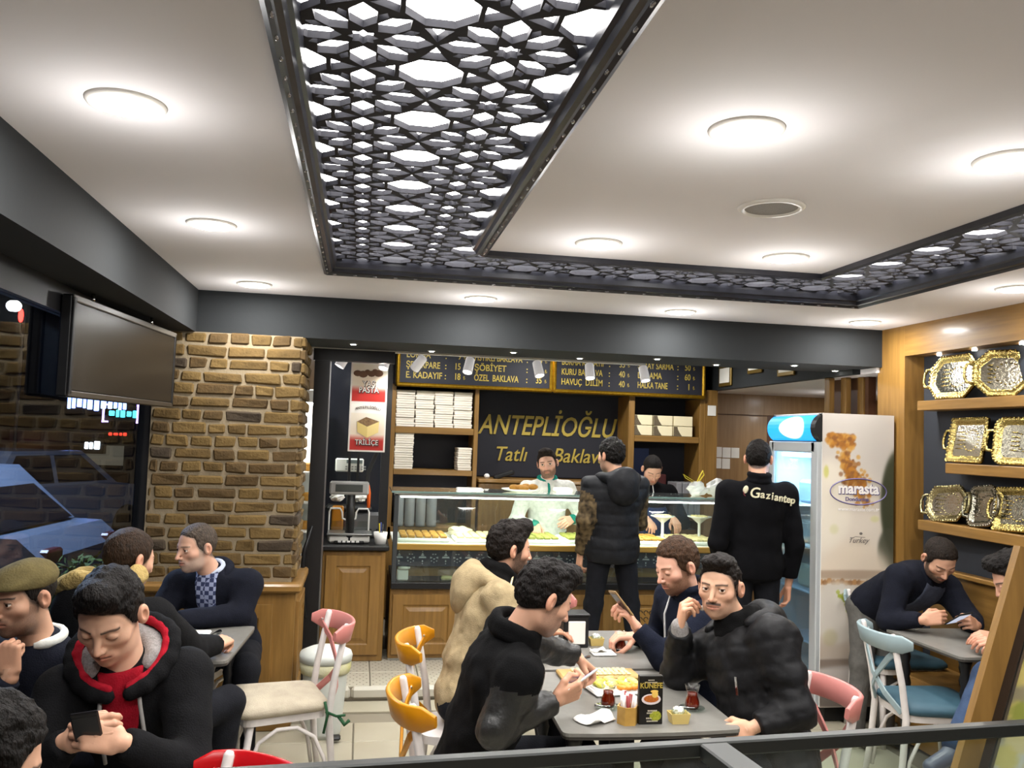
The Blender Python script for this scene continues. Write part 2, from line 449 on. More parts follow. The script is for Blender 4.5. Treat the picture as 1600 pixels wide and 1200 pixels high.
lat = thing('ceiling_lattice', 'black cut-out star lattice over the glowing ceiling panel, running in a U', 'ceiling lattice', (.13, 3.97, 2.6))
def strip(name, x0, nx, y0, ny):
    b = MB()
    for i in range(nx):
        for j in range(ny):
            b.add(cv+np.array([x0+(i+.5)*S, y0+(j+.5)*S, 2.622]), cfaces)
    o = b.build('lattice_panel', m_mould, lat); o['kind'] = 'stuff' if False else 'thing'; del o['kind']; return o
strip('l', GX, 2, GY-14*S, 14)
strip('m', GX, 9, GY-S+.02*0, 3) if False else None
strip('m', GX+2*S, 5, GY-S, 3); strip('m2', GX, 2, GY, 2); strip('m3', GX+7*S, 2, GY, 2)
strip('r', GX+7*S, 2, GY-14*S, 14)
def moulding(path, sgn):
    """stepped dark profile swept along a polyline with mitred corners, at the ceiling edge"""
    prof = [(0, CZ+.0), (0, 2.548), (.012, 2.541), (.022, 2.548), (.026, 2.553), (.040, 2.556), (.046, 2.572), (.056, 2.578), (.060, 2.60), (.064, 2.66), (.02, 2.66)]
    n = len(path); vs = []; fs = []; k = len(prof)
    for i, p in enumerate(path):
        p = Vector((*p, 0)); d0 = (p-Vector((*path[i-1], 0))).normalized() if i else None
        d1 = (Vector((*path[i+1], 0))-p).normalized() if i < n-1 else None
        n0 = Vector((-d0.y, d0.x, 0)) if d0 else None; n1 = Vector((-d1.y, d1.x, 0)) if d1 else None
        nn = (n0+n1)/(1+n0.dot(n1)) if (n0 and n1) else (n0 or n1)
        vs += [(p.x+nn.x*o*sgn, p.y+nn.y*o*sgn, z) for o, z in prof]
    for i in range(n-1):
        for j in range(k):
            q = (i*k+j, i*k+(j+1) % k, (i+1)*k+(j+1) % k, (i+1)*k+j); fs.append(q if sgn < 0 else q[::-1])
    b = MB(); b.add(vs, fs); return b.build('moulding', m_mould2, lat)
moulding([(XL,-.6),(XL,Yo),(XRo,Yo),(XRo,-.6)], -1)
moulding([(XLi,-.6),(XLi,Yi),(XRi,Yi),(XRi,-.6)], 1)
bd = MB()  # pale beads laid as dashes, standing in for glints on the glossy moulding
for x0, y0, x1, y1 in [(XLi-.017,-.6,XLi-.017,Yi),(XL+.018,-.6,XL+.018,Yo),(XL,Yo-.018,XRo,Yo-.018),(XRi+.017,-.6,XRi+.017,Yi)]:
    L = math.hypot(x1-x0, y1-y0); nbd = int(L/.10)
    for q in range(nbd):
        t = (q+.5)/nbd; bd.ell((x0+(x1-x0)*t, y0+(y1-y0)*t, 2.546), (.006 if x0 == x1 else .016, .016 if x0 == x1 else .006, .004), 6, 4)
bo = bd.build('glint_beads', M('moulding_glint', (150, 148, 150), .2, metal=.7), lat, True); bo['kind'] = 'stuff'
m_panel = M('lit_diffuser', (255, 252, 250), .6, emit=PANEL_E)
for lo, hi in [((XL,-.6,2.80),(XLi,Yo,2.82)), ((XLi,Yi,2.80),(XRi,Yo,2.82)), ((XRi,-.6,2.80),(XRo,Yo,2.82))]:
    MB().box(lo, hi).build('light_diffuser', m_panel, lat)
m_well = M('well_white', (235, 235, 235), .9)
wb = MB()
for lo, hi in [((XL-.02,-.6,2.67),(XL,Yo+.02,2.82)), ((XRo,-.6,2.67),(XRo+.02,Yo+.02,2.82)), ((XL,Yo,2.67),(XRo,Yo+.02,2.82)),
               ((XLi,-.6,2.67),(XLi+.02,Yi,2.82)), ((XRi-.02,-.6,2.67),(XRi,Yi,2.82)), ((XLi,Yi-.02,2.67),(XRi,Yi,2.82))]: wb.box(lo, hi)
wb.build('light_well', m_well, lat)
# downlights -------------------------------------------------------------
m_lens = M('lamp_lens', (255, 246, 232), .5, emit=LENS_E)
def downlight(x, y, z, label, first=[None], w=DOWN_W):
    if first[0] is None:
        t = thing('ceiling_light', label, 'ceiling light', (x, y, z), 0, 'round recessed ceiling lights')
        MB().lathe((0,0,0), [(.080,-.004),(.083,-.009),(.094,-.009),(.098,-.004),(.099,.0)], 36).build('frame', m_white, t, True, world=False)
        MB().lathe((0,0,0), [(0,-.016),(.045,-.015),(.075,-.012),(.083,-.008),(.083,-.001)], 36).build('diffuser', m_lens, t, False, world=False)
        first[0] = t
    else: dup(first[0], (x, y, z), 0, label)
    lamp('AREA', 'lamp', (x, y, z-.02), w, size=.15); lamp('POINT', 'lamp', (x, y, z-.20), FILL_W*w/DOWN_W, size=.03)  # unseen fill point added below each downlight to brighten the ceiling
DL = [(-.63,2.30,'ceiling light nearest the camera over the window side'), (-.635,3.60,'middle ceiling light in the row along the window beam'), (-.637,5.03,'ceiling light above the brick pillar corner'),
      (.66,5.05,'ceiling light before the cross beam, between the brick pillar and the sign'), (1.92,5.09,'ceiling light before the cross beam, above the standing customers'), (3.157,5.06,'ceiling light by the oak post over the freezer'),
      (.95,2.07,'large bright ceiling light beside the lattice arm, nearest the camera'), (.935,3.44,'ceiling light at the lattice corner over the tea table'), (1.75,2.10,'bright ceiling light cut by the frame edge, near the speaker grille'),
      (1.775,3.45,'ceiling light just behind the round speaker grille'), (3.15,3.74,'ceiling light beside the tray alcove')]
for x, y, l in DL: downlight(x, y, CZ, l)
for x, y in [(-.63,.9),(.94,.6),(1.76,.6),(3.15,2.2),(3.15,.6)]: lamp('AREA', 'lamp', (x, y, CZ-.02), DOWN_W, size=.15); lamp('POINT', 'lamp', (x, y, CZ-.20), FILL_W, size=.03)  # unseen downlights out of view, each with an added fill point
for x, y in [(.5,7.3),(1.6,7.4),(2.7,7.3),(-.6,7.0)]: lamp('AREA', 'lamp', (x, y, 2.6), DOWN_W*1.5, size=.15)  # unseen lamps without fixtures, added to brighten the service area
downlight(4.46, 7.45, 2.28, 'ceiling light in the low niche behind the freezer')
spk = thing('ceiling_speaker', 'round grey speaker grille set in the ceiling between two lights', 'speaker', (1.351,2.736,CZ))
MB().lathe((0,0,0), [(.088,-.003),(.092,-.010),(.108,-.009),(.113,-.003),(.114,0)], 40).build('rim', m_white, spk, True, False)
MB().lathe((0,0,0), [(0,-.005),(.09,-.004),(.09,-.001)], 40).build('grille', M('grille_grey', (150,146,140), .8, bump=.5, bs=400), spk, False, False)
# small LED spots under the cross beam
m_led = M('led_dot', (255, 250, 240), .5, emit=40)
first = None
for k, (x, y) in enumerate([(-.079,5.60),(.437,5.80),(.963,5.61),(1.461,5.79),(1.94,5.56),(2.446,5.76),(2.919,5.53),(3.36,5.76)]):
    if first is None:
        first = thing('beam_spot', '', 'spot light', (x, y, 2.315), 0, 'tiny spots under the cross beam')
        MB().lathe((0,0,0), [(.014,-.004),(.026,-.003),(.028,0)], 16).build('bezel', m_white, first, True, False)
        MB().lathe((0,0,0), [(0,-.005),(.016,-.005),(.016,-.001)], 16).build('lens', m_led, first, False, False)
        o = first
    else: o = dup(first, (x, y, 2.315))
    o['label'] = 'tiny white spot under the dark cross beam, number %s counted from the brick pillar' % ['one','two','three','four','five','six','seven','eight'][k]
    lamp('SPOT', 'lamp', (x, y, 2.305), SPOT_W*.5, size=.015, target=(x, y, 0), angle=80)
# brick pillar ------------------------------------------------------------
PX0, PX1, PY = -1.22, -.365, 5.34
m_mort = M('mortar', (138, 124, 100), .95, bump=.4, bs=60)
pil = struct(MB().box((PX0,PY+.001,.0), (PX1-.012,5.95,2.315)).build('wall_brick', m_mort))
bm_ = [M('brick_%d' % i, c, .9, var=v, vs=14, bump=.6, bs=45) for i, (c, v) in enumerate([((104,82,43),(85,66,33)), ((98,77,40),(110,88,48)), ((90,69,37),(75,58,31)), ((68,56,41),(57,47,35))])]
ALLB = []
def brick(x0, x1, z0, z1, face='front'):
    b = MB(); w, h = x1-x0, z1-z0
    if face == 'front': b.rbox((0,0,0), (w,.04,h), .009, jit=.005, rnd=R_); loc = ((x0+x1)/2, PY+.010+R_.uniform(-.003,.004), (z0+z1)/2)
    else: b.rbox((0,0,0), (.04,w,h), .009, jit=.005, rnd=R_); loc = (PX1-.010+R_.uniform(-.003,.004), (x0+x1)/2, (z0+z1)/2)
    mt = R_.choices(bm_, [5,5,4,1.2])[0]
    piece(b.mesh('brick', mt), 'brick', pil, loc)
rowh = .0763; nrow = 19
for r in range(nrow):
    z1 = 2.312-rowh*r; z0 = z1-rowh+.015
    x = PX1-.006
    x -= [0, .0][0]; first_b = True
    while x > PX0+.03:
        L = R_.choice([.115,.125,.135]) if (r % 2 == 0) ^ (R_.random() < .25) else R_.choice([.20,.235,.22])
        if first_b: L = [.07,.22,.07,.12,.16][r % 5]; first_b = False
        a = max(x-L, PX0)
        if x-a > .03: brick(a+.008, x-.006, z0+R_.uniform(-.003,.002), z1+R_.uniform(-.002,.003))
        x = a
    y = PY-.01; 
    for L in ([.12,.22,.22] if r % 2 else [.22,.12,.22]):
        brick(y+.006, y+L-.006, z0, z1, 'side'); y += L
# oak plinth under the bricks
ped = thing('pillar_plinth', 'oak panelled plinth cabinet below the brick pillar', 'plinth', (-.8,5.3,0))
MB().box((PX0,5.30,.03), (PX1+.02,5.94,.80)).build('body', m_oz, ped)
b = MB(); b.rbox(((PX0+PX1)/2+.02,5.6,.825), (PX1-PX0+.07,.70,.05), .012); b.build('top', m_ox, ped)
b = MB(); b.rbox(((PX0+PX1)/2+.01,5.6,.03), (PX1-PX0+.03,.62,.06), .006); b.build('base', m_ox, ped)
def raised_panel(par, c, w, h, axis='y', name='door', mv=m_oz, mh=m_ox, sgn=-1):
    """frame-and-panel door; axis 'y' faces -Y, axis 'x' faces +X"""
    def P(u, v, d): return (c[0]+u, c[1]+sgn*d, c[2]+v) if axis == 'y' else (c[0]-sgn*d, c[1]+u, c[2]+v)
    st = min(.075, w*.2)
    b = MB()
    def ring(u0, v0, u1, v1, d):
        return [P(u0,v0,d), P(u1,v0,d), P(u1,v1,d), P(u0,v1,d)]
    w2, h2 = w/2, h/2
    levels = [(0,0.0),(0,.018),(.004,.022),(st,.022),(st+.010,.012),(st+.022,.012),(st+.05,.021)]
    vs = []; fs = []
    for ins, d in levels: vs += ring(-w2+ins, -h2+ins, w2-ins, h2-ins, d)
    for i in range(len(levels)-1):
        for k in range(4):
            q = (i*4+k, i*4+(k+1) % 4, (i+1)*4+(k+1) % 4, (i+1)*4+k); fs.append(q if (axis == 'y') == (sgn < 0) else q[::-1])
    q = tuple(range(len(vs)-4, len(vs))); fs.append(q if (axis == 'y') == (sgn < 0) else q[::-1])
    b.add(vs, fs); return b.build(name, mv, par)
raised_panel(ped, (-.80,5.30,.43), .66, .60, name='panel')
raised_panel(ped, (PX1+.02,5.62,.43), .5, .6, 'x', name='panel')
# window -------------------------------------------------------------------
WX = -1.26
win = struct(MB().box((WX-.03,1.4,2.20), (WX+.03,5.42,2.32)).build('window_1', m_black))
for y, w in [(1.43,.06),(3.02,.05),(5.385,.075)]:
    MB().box((WX-.03,y-w/2,.0), (WX+.035,y+w/2,2.22)).build('mullion', m_black, win)
MB().tube([(WX+.036,5.37,.1),(WX+.036,5.37,2.2)], .008, 8).build('gasket', M('grey_gasket', (120,124,134), .35, metal=.6), win, True)
MB().box((WX-.03,1.4,0), (WX+.03,5.42,.10)).build('sill', m_black, win)
for y0, y1 in [(1.46,2.995),(3.045,5.35)]:
    MB().box((WX-.004,y0,.10), (WX+.004,y1,2.20)).build('pane', m_glass, win)
# ================================================================ SERVICE AREA
ZP = .082                                             # top of the platform tiles
def rb(c, s, bev, name, mt, par, rot=None, kind=None):
    b = MB(); b.rbox(c, s, bev, rot); return b.build(name, mt, par, kind=kind)
# counter cabinet with the scale
t = thing('counter_cabinet', 'oak panelled counter cabinet with black top under the shop scale', 'cabinet', (-.01,6.8,ZP))
rb((-.015,6.82,.48),(.46,.60,.80),.006,'body',m_oz,t)
raised_panel(t,(-.02,6.52,.49),.40,.72,name='door')
rb((-.015,6.80,.905),(.50,.66,.035),.008,'worktop',m_black,t)
rb((-.015,6.86,.095),(.42,.50,.02),.004,'plinth',m_blackp,t)
m_sgrey = M('scale_grey',(150,150,148),.35); m_disp = M('scale_display',(70,74,72),.2)
t = thing('shop_scale', 'pale grey pole scale standing on the black counter top', 'scale', (-.06,6.70,.923))
rb((-.06,6.70,.955),(.30,.22,.05),.012,'base',M('scale_case',(196,196,190),.35),t)
rb((-.06,6.69,.993),(.33,.24,.018),.008,'pan',m_steel,t)
rb((-.06,6.60,.935),(.22,.05,.022),.006,'keypad',m_blackp,t)
for q in range(5): rb((-.13+.033*q,6.578,.940),(.024,.012,.014),.003,'key',m_whitep,t)
MB().tube([(-.06,6.62,.93),(-.06,6.62,1.36)],.032,12).build('pole',m_blackp,t,True)
rb((-.075,6.60,1.335),(.29,.05,.10),.012,'display_head',m_sgrey,t); rb((-.075,6.573,1.335),(.20,.006,.055),.002,'display',m_disp,t)
m_acr = M_glass('acrylic',(235,240,238),.03)
t = thing('acrylic_stand', 'clear acrylic two-lobed holder behind the scale pole', 'holder', (-.07,6.78,.923))
for sx in (-1,1):
    pts = [(-.07+sx*.15,6.80,.925),(-.07+sx*.15,6.80,1.14),(-.07+sx*.14,6.80,1.165),(-.07+sx*.07,6.80,1.165),(-.07+sx*.055,6.80,1.14),(-.07+sx*.05,6.80,1.09),(-.07,6.80,1.07)]
    MB().tube(pts,.007,8).build('rim',M('acrylic_rim',(220,220,216),.2),t,True)
MB().box((-.22,6.80,.924),(.08,6.806,1.07)).build('plate',m_acr,t)
tag(rb((-.16,6.93,1.05),(.09,.09,.25),.01,'sauce_jar',M('amber_jar',(170,110,20),.3),None),'amber jar standing behind the acrylic holder','jar')
t = thing('packing_machine', 'dark grey machine with plastic wrap behind the shop scale','machine',(.02,7.02,.923))
rb((.04,7.05,1.02),(.30,.16,.19),.015,'body',M('machine_grey',(92,92,94),.4),t); rb((-.08,7.04,1.15),(.36,.2,.05),.02,'tray',m_blackp,t)
for q in range(2): rb((.09+.07*q,6.966,.98),(.035,.006,.03),.002,'vent_slot',m_black,t)
def crumple(name, c, r, mt, seed, par=None, flat=1):
    rr = random.Random(seed); b = MB(); b.ell((0,0,0),(r,r*.8,r*flat),12,8)
    b.v = [tuple(np.array(v)*(1+rr.uniform(-.22,.22))+np.array(c)) for v in b.v]
    return b.build(name, mt, par)
for q,(x,y,z,r,l) in enumerate([(-.17,7.02,1.235,.055,'crumpled white plastic bag left on the wrapping machine'),(.0,7.04,1.235,.06,'crumpled white plastic bag beside the dark lid on the wrapping machine')]):
    tag(crumple('plastic_bag',(x,y,z),r,m_whitep,q,flat=.6),l,'bag')
t = thing('key_panel', 'white keypad unit mounted on a post behind the scale','keypad',(-.09,7.3,1.05))
rb((-.09,7.3,1.48),(.23,.04,.11),.01,'case',m_whitep,t); rb((-.05,7.277,1.51),(.13,.006,.03),.002,'screen',M('lcd_grey',(120,130,132),.2),t)
kb = MB()
for i in range(7):
    for j in range(2): kb.rbox((-.115+.025*i,7.277,1.448+.02*j),(.017,.006,.012),.002)
o = kb.build('buttons',m_sgrey,t); o['kind']='stuff'
MB().tube([(-.09,7.32,.08),(-.09,7.32,1.5)],.015,8).build('post',m_black,t,True)
t = thing('pen_cup','small white tub of pens at the cabinet edge','cup',(.17,6.60,.923))
MB().lathe((.17,6.60,.923),[(.04,0),(.052,.09),(.046,.09),(.036,.01),(0,.01)],20).build('tub',m_whitep,t,True)
for q,(dx,dz,c) in enumerate([(.0,.16,(40,60,140)),(.015,.15,(30,30,30)),(-.012,.155,(190,170,30))]):
    MB().tube([(.17+dx*.3,6.6,.935),(.17+dx,6.60-.01*q,.923+dz)],.005,6).build('pen',M('pen_%d'%q,c,.4),t,True)
# hanging strap with orange handle
t = thing('hanging_knife','black strap with an orange handle hanging beside the column','strap',(.10,6.62,1.62))
MB().ribbon([(.13,6.62,1.64),(.10,6.62,1.56),(.06,6.62,1.46),(.055,6.62,1.38)],.03,.006,(1,0,.3)).build('strap',m_blackp,t)
MB().tube([(.062,6.62,1.36),(.07,6.62,1.30),(.072,6.62,1.19)],[.012,.016,.013],10).build('handle',M('orange_plastic',(214,92,20),.4),t,True)
# dark columns of the glazed partition and door
col = struct(MB().box((.150,6.66,.92),(.215,6.74,2.34)).build('trim_6',m_black))
d1 = struct(MB().box((-.335,5.96,.07),(-.235,6.02,2.29)).build('door_1',m_black))
MB().box((-.345,5.955,2.23),(.2,6.03,2.31)).build('head',m_black,d1)
MB().tube([(-.30,5.93,1.12),(-.345,5.92,.95),(-.35,5.92,.75),(-.31,5.93,.52)],[.012,.03,.03,.012],10,flat=.5).build('door_handle',m_black,d1,True)
MB().box((-.235,5.985,.10),(-.225,5.995,2.23)).build('edge_strip',M('brushed_strip',(150,150,150),.3,metal=1),d1)
for q in range(2): MB().box((-.10+.07*q,7.18,.95),(-.08+.07*q,7.2,2.3)).build('partition_bar',m_black,d1)
MB().box((-.34,7.50,.08),(.24,7.54,2.4)).build('partition_panel',M('dark_glass_panel',(34,36,42),.12),d1)
# white refrigerated cake case seen past the brick corner
m_caselight = M('case_strip_light',(255,252,244),.5,emit=9)
t = thing('cake_case','tall white lit cake case seen past the brick corner','display case',(-.62,6.9,ZP))
rb((-.62,7.05,.45),(.60,.66,.72),.01,'base',m_whitep,t); rb((-.62,7.36,1.4),(.60,.03,1.2),.006,'back',m_whitep,t)
for z in (.98,1.20,1.43): rb((-.62,7.07,z),(.58,.52,.015),.004,'shelf',m_whitep,t)
for x in (-.91,-.33): rb((x,7.07,1.4),(.02,.56,1.2),.004,'side',m_acr,t)
rb((-.62,7.07,2.02),(.62,.60,.10),.01,'canopy',m_whitep,t); rb((-.62,7.07,1.96),(.5,.4,.01),.002,'strip_light',m_caselight,t)
m_past = M('golden_pastry',(202,150,62),.6,var=(172,118,40),vs=30,bump=.3,bs=60)
k=0
for z in (.99,1.21,1.44):
    for x in (-.50,-.40):
        b=MB(); b.lathe((x,6.95,z),[(.045,0),(.045,.05),(.03,.062),(0,.062)],14)
        tag(b.build('cake',m_past if k%2 else M('cream_cake',(235,225,190),.6),None,True),'small cake on the %s shelf of the white cake case, %s'%(['lowest','middle','top'][k//2],['left one','right one'][k%2]),'cake','cakes in the white case'); k+=1
# banner -------------------------------------------------------------------
m_print = M_vcol('printed_vinyl',.55)
def banner_paint(u,v):
    c=np.full((len(u),3),240.)
    def blend(mask,col): 
        nonlocal c
        mk=np.clip(mask,0,1)[:,None]; c=c*(1-mk)+np.array(col)*mk
    for v0 in (0.0,.5):
        w=(v-v0)/.49; ins=(w>=0)&(w<=1)
        blend(ins*1.,(236,226,208)); red=ins*np.clip((.36-w)/.14,0,1); blend(red,(178,40,32))
        blend(ins*np.exp(-(((u-.5)/.5)**2+((w-.45)/.16)**2)**2)*.6,(226,204,176)); blend(ins*(w>.80),(240,236,228))
    return np.where(((u<.03)|(u>.97)|(v<.012)|(v>.988)|(abs(v-.497)<.01))[:,None],np.array((232,226,218.)),c)
t = thing('hanging_banner','tall hanging banner with two dessert pictures beside the spot rail','banner',(.03,6.36,2.32))
rb((.035,6.365,1.97),(.265,.008,.715),.002,'panel',m_whitep,t)
painted('print',m_print,t,(-.096,6.359,1.615),(.262,0,0),(0,0,.71),40,120,banner_paint)
m_btxt = M('banner_text_dark',(70,50,40),.6); m_wtxt = M('banner_text_white',(238,232,224),.6)
for z in (2.29,1.935):
    for i,ch in enumerate('ANTEPLİOĞLU'):
        a=(i-5)/5; text('lettering',ch,.026,m_btxt,t,(.035+a*.082,6.357,z-.013*a*a),(PI/2,a*.3,0))
for s,z in (('YAŞ',2.105),('PASTA',2.06),('TRİLİÇE',1.68)):
    text('lettering',s,.058 if s!='TRİLİÇE' else .052,m_btxt,t,(.037,6.3572,z-.003),off=.004,sx=.85)
    text('lettering',s,.058 if s!='TRİLİÇE' else .052,m_wtxt,t,(.035,6.355,z),sx=.85)
b=MB()
for i,(x,z,r) in enumerate([(-.05,2.18,.03),(-.01,2.175,.034),(.05,2.18,.03),(.10,2.185,.034),(.02,2.195,.02),(.075,2.20,.022)]):
    b.ell((x,6.357,z),(r,.002,r*.75),10,6)
b.build('truffle_picture',M('choc_print',(98,66,44),.6),t)
b=MB(); f=lambda u,v,d:(.035+u,6.358-d,1.80+v)
b.prism([(-.075,.03),(.0,-.005),(.0,-.085),(-.07,-.045)],f,0,.001,0); b.prism([(.0,-.005),(.085,.035),(.08,-.045),(.0,-.085)],f,0,.001,1); b.prism([(-.075,.03),(-.01,.065),(.085,.035),(.0,-.005)],f,0,.001,2)
b.build('cake_picture',[M('cake_print_a',(216,192,120),.6),M('cake_print_b',(232,210,140),.6),M('cake_print_c',(104,76,52),.6,var=(150,120,80),vs=80)],t)
# rail with spots ------------------------------------------------------------
t = thing('spot_rail','thin white rail under the dark service ceiling','light rail',(.9,6.2,2.335))
rb((.85,6.2,2.335),(2.44,.035,.022),.003,'rail',m_white,t)
for x in (-.3,.85,2.0): MB().tube([(x,6.2,2.34),(x,6.2,2.63)],.006,6).build('hanger',m_white,t)
m_spotbody = M('perforated_white_glow',(232,228,226),.5,emit=.22,bump=.4,bs=300)  # faint emission put in so the bodies look brightly lit
m_spotlens = M('spot_lens',(255,252,246),.5,emit=30)
def spot(x, dirv, lab):
    t = thing('track_spot',lab,'spot light',(x,6.2,2.324),0,'white track spots on the rail')
    d = Vector(dirv).normalized(); c = Vector((x,6.19,2.262)); bt = c-d*.055; ft = c+d*.06
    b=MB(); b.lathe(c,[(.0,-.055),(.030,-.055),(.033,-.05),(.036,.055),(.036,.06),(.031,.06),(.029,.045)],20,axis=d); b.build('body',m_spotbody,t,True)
    b=MB(); b.lathe(c,[(0,.05),(.030,.05)],20,axis=d); b.build('lens',m_spotlens,t)
    MB().tube([(x,6.2,2.324),(x,6.2,2.29),bt+d*.03],.008,8).build('bracket',m_white,t,True)
    lamp('SPOT','lamp',tuple(ft+d*.02),SPOT_W*1.6,size=.02,target=tuple(ft+d),angle=75)
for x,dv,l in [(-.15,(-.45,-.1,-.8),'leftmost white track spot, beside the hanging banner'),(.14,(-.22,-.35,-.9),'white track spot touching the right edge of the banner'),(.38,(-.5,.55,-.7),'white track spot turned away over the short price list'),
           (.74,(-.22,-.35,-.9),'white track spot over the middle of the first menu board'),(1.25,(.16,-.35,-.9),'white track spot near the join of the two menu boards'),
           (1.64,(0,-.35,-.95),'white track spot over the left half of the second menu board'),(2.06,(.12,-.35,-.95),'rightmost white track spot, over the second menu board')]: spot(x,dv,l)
# back wall unit ------------------------------------------------------------
YB, YF = 8.40, 8.0
bw = struct(MB().box((.25,8.40,.07),(3.45,8.5,2.62)).build('wall_panel_back',m_navy)); bw.name='wall_service'; WM['wall_service']=Matrix()
t = thing('left_box_shelf','oak shelf unit holding white cardboard boxes left of the sign','shelf unit',(.66,8.2,ZP))
for x in (.275,1.045): rb((x,8.2,1.50),(.04,.40,1.42),.004,'side_panel',m_oz,t)
for z,h in ((1.79,.06),(1.405,.05)): rb((.66,8.2,z),(.73,.39,h),.004,'shelf',m_ox,t)
rb((.66,8.2,.50),(.80,.40,.82),.006,'base_cabinet',m_oz,t)
cbx = MB(); cbx.rbox((0,0,.0205),(.168,.30,.041),.004); m_lid = cbx.mesh('cardboard_box',m_card)
cbl = MB(); cbl.rbox((0,-.001,.031),(.174,.306,.018),.003); m_lid2 = cbl.mesh('lid',m_card)
def flatbox(x,y,z,lab,grp,w=1,rz=0):
    o=bpy.data.objects.new('cardboard_box',m_lid); COL.objects.link(o); o.location=(x,y,z); o.scale=(w,1,1); o.rotation_euler=(0,0,rz); tag(o,lab,'box',grp)
    c=bpy.data.objects.new('lid',m_lid2); COL.objects.link(c); c.parent=o
ORD=['at the bottom','second from the bottom','third from the bottom','fourth from the bottom','fifth from the bottom','sixth from the bottom','seventh from the bottom','at the top']
names=['leftmost stack','second stack from the left','third stack from the left','rightmost stack beside the sign']
for s_ in range(4):
    n=[8,8,8,8][s_]
    for k in range(n): flatbox(.385+.178*s_+R_.uniform(-.004,.004),8.17+R_.uniform(-.01,.01),1.82+.0425*k,'white box %s of the %s, upper shelf'%(ORD[k],names[s_]),'white boxes on the upper shelf',1,R_.uniform(-.02,.02))
for k in range(8): flatbox(.385+R_.uniform(-.004,.004),8.17,1.43+.0425*k,'white box %s of the tall left stack, lower shelf'%ORD[k],'white boxes on the lower shelf')
for k in range(5): flatbox(.95+R_.uniform(-.004,.004),8.17,1.43+.0425*k,'white box %s of the short right stack, lower shelf'%ORD[k],'white boxes on the lower shelf',.75)
# rolls below
for q in range(4): 
    b=MB(); b.lathe((.36+.10*q,8.0,.915),[(.043,0),(.046,.02),(.046,.26),(.04,.29),(0,.29)],18); tag(b.build('paper_roll',M('grey_roll',(150,150,154),.5),None,True),'grey cylinder standing behind the glass case, %s from the column'%['first','second','third','fourth'][q],'roll','grey cylinders behind the glass case')
# right unit
t = thing('right_box_shelf','oak shelf unit with cream takeaway boxes right of the sign','shelf unit',(2.95,8.2,ZP))
for x in (2.55,3.27): rb((x,8.2,1.16),(.06,.40,2.12),.004,'side_panel',m_oz,t)
for z,h in ((1.785,.06),(1.03,.05)): rb((2.91,8.2,z),(.66,.39,h),.004,'shelf',m_ox,t)
rb((2.91,8.2,.5),(.66,.38,.84),.004,'base_cabinet',m_oz,t)
rb((2.72,8.36,1.38),(.26,.02,.62),.004,'blue_back',M('blue_panel',(48,66,112),.5),t)
m_cream=M('cream_box',(228,216,180),.6); m_swo=M('box_swoosh',(70,60,48),.6,var=(110,96,70),vs=120)
for k in range(6):
    c,r=k//2,k%2; x=2.665+.205*c; z=1.816+.100*r
    o=tag(rb((x,8.10,z+.049),(.192,.18,.096),.004,'takeaway_box',m_cream,None),'cream takeaway box with dark swoosh, %s row, %s in the right shelf unit'%(['lower','upper'][r],['left','middle','right'][c]),'box','cream takeaway boxes')
    if k!=5:
        b=MB(); b.prism([(-.096,.046),(-.06,.046),(-.054,.02),(-.038,-.01),(-.012,-.046),(-.096,-.046)],lambda u,v,d:(x+u,8.0088-d,z+.049+v),0,.0008); b.build('swoosh',m_swo,o)
for q in range(4): tag(rb((3.02+.062*q,8.06,1.215),(.055,.26,.32),.006,'ring_binder',M('silver_binder',(176,176,180),.3,metal=.5),None),'silver upright binder on the lower right shelf, %s from the left'%['first','second','third','fourth'][q],'binder','silver binders on the lower right shelf')
tag(rb((2.93,8.25,1.25),(.10,.12,.38),.006,'red_folder',M('dark_red_folder',(72,26,26),.5),None),'dark red folder block left of the silver binders','folder')
# sign
sg = thing('shop_sign','dark navy wall sign with large gold lettering above the counter','sign',(1.8,8.38,1.8))
rb((1.80,8.38,1.80),(1.45,.03,.86),.003,'board',m_navy,sg)
letters('ANTEPLİOĞLU',.27,m_goldtxt,sg,(1.81,8.358,1.865),1.40,.28,.003,.006)
letters('Tatlı  -  Baklava',.198,m_goldtxt,sg,(1.85,8.358,1.585),1.10,.26,.001,.005)
tl = thing('back_counter','oak back counter under the gold lettered sign','counter',(1.8,8.2,ZP))
rb((1.80,8.2,.70),(1.42,.38,1.24),.006,'body',m_oz,tl); rb((1.80,8.17,1.345),(1.44,.44,.035),.006,'top',m_ox,tl)
rb((1.8,7.95,.84),(1.44,.12,.05),.006,'ledge',m_ox,tl)
for x in (1.30,1.80,2.30): raised_panel(tl,(x,8.01,.45),.46,.6,name='door')
t = thing('card_terminal','black payment terminal tilted on the back counter','terminal',(1.32,8.06,1.363))
rm=Matrix.Rotation(-.3,3,'Y'); rb((1.33,8.06,1.40),(.20,.09,.04),.01,'body',m_blackp,t,rm); rb((1.17,8.06,1.385),(.05,.05,.045),.015,'puck',m_whitep,t)
for x,l in ((1.32,'left'),(1.82,'middle'),(2.22,'right')): lamp('SPOT','lamp',(x,8.18,2.26),2.2,size=.01,target=(x,8.37,1.6),angle=50)
for k,x in enumerate((1.32,1.62,2.22)):
    b=MB(); b.lathe((x,8.16,2.235),[(0,-.006),(.014,-.006),(.018,0)],12); tag(b.build('sign_spot',m_led,None),'tiny bright spot above the gold sign, %s'%['left one','middle one','right one'][k],'spot light','sign spots')
rb((1.8,8.18,2.252),(1.46,.42,.03),.003,'spot_pelmet',m_navy,sg)
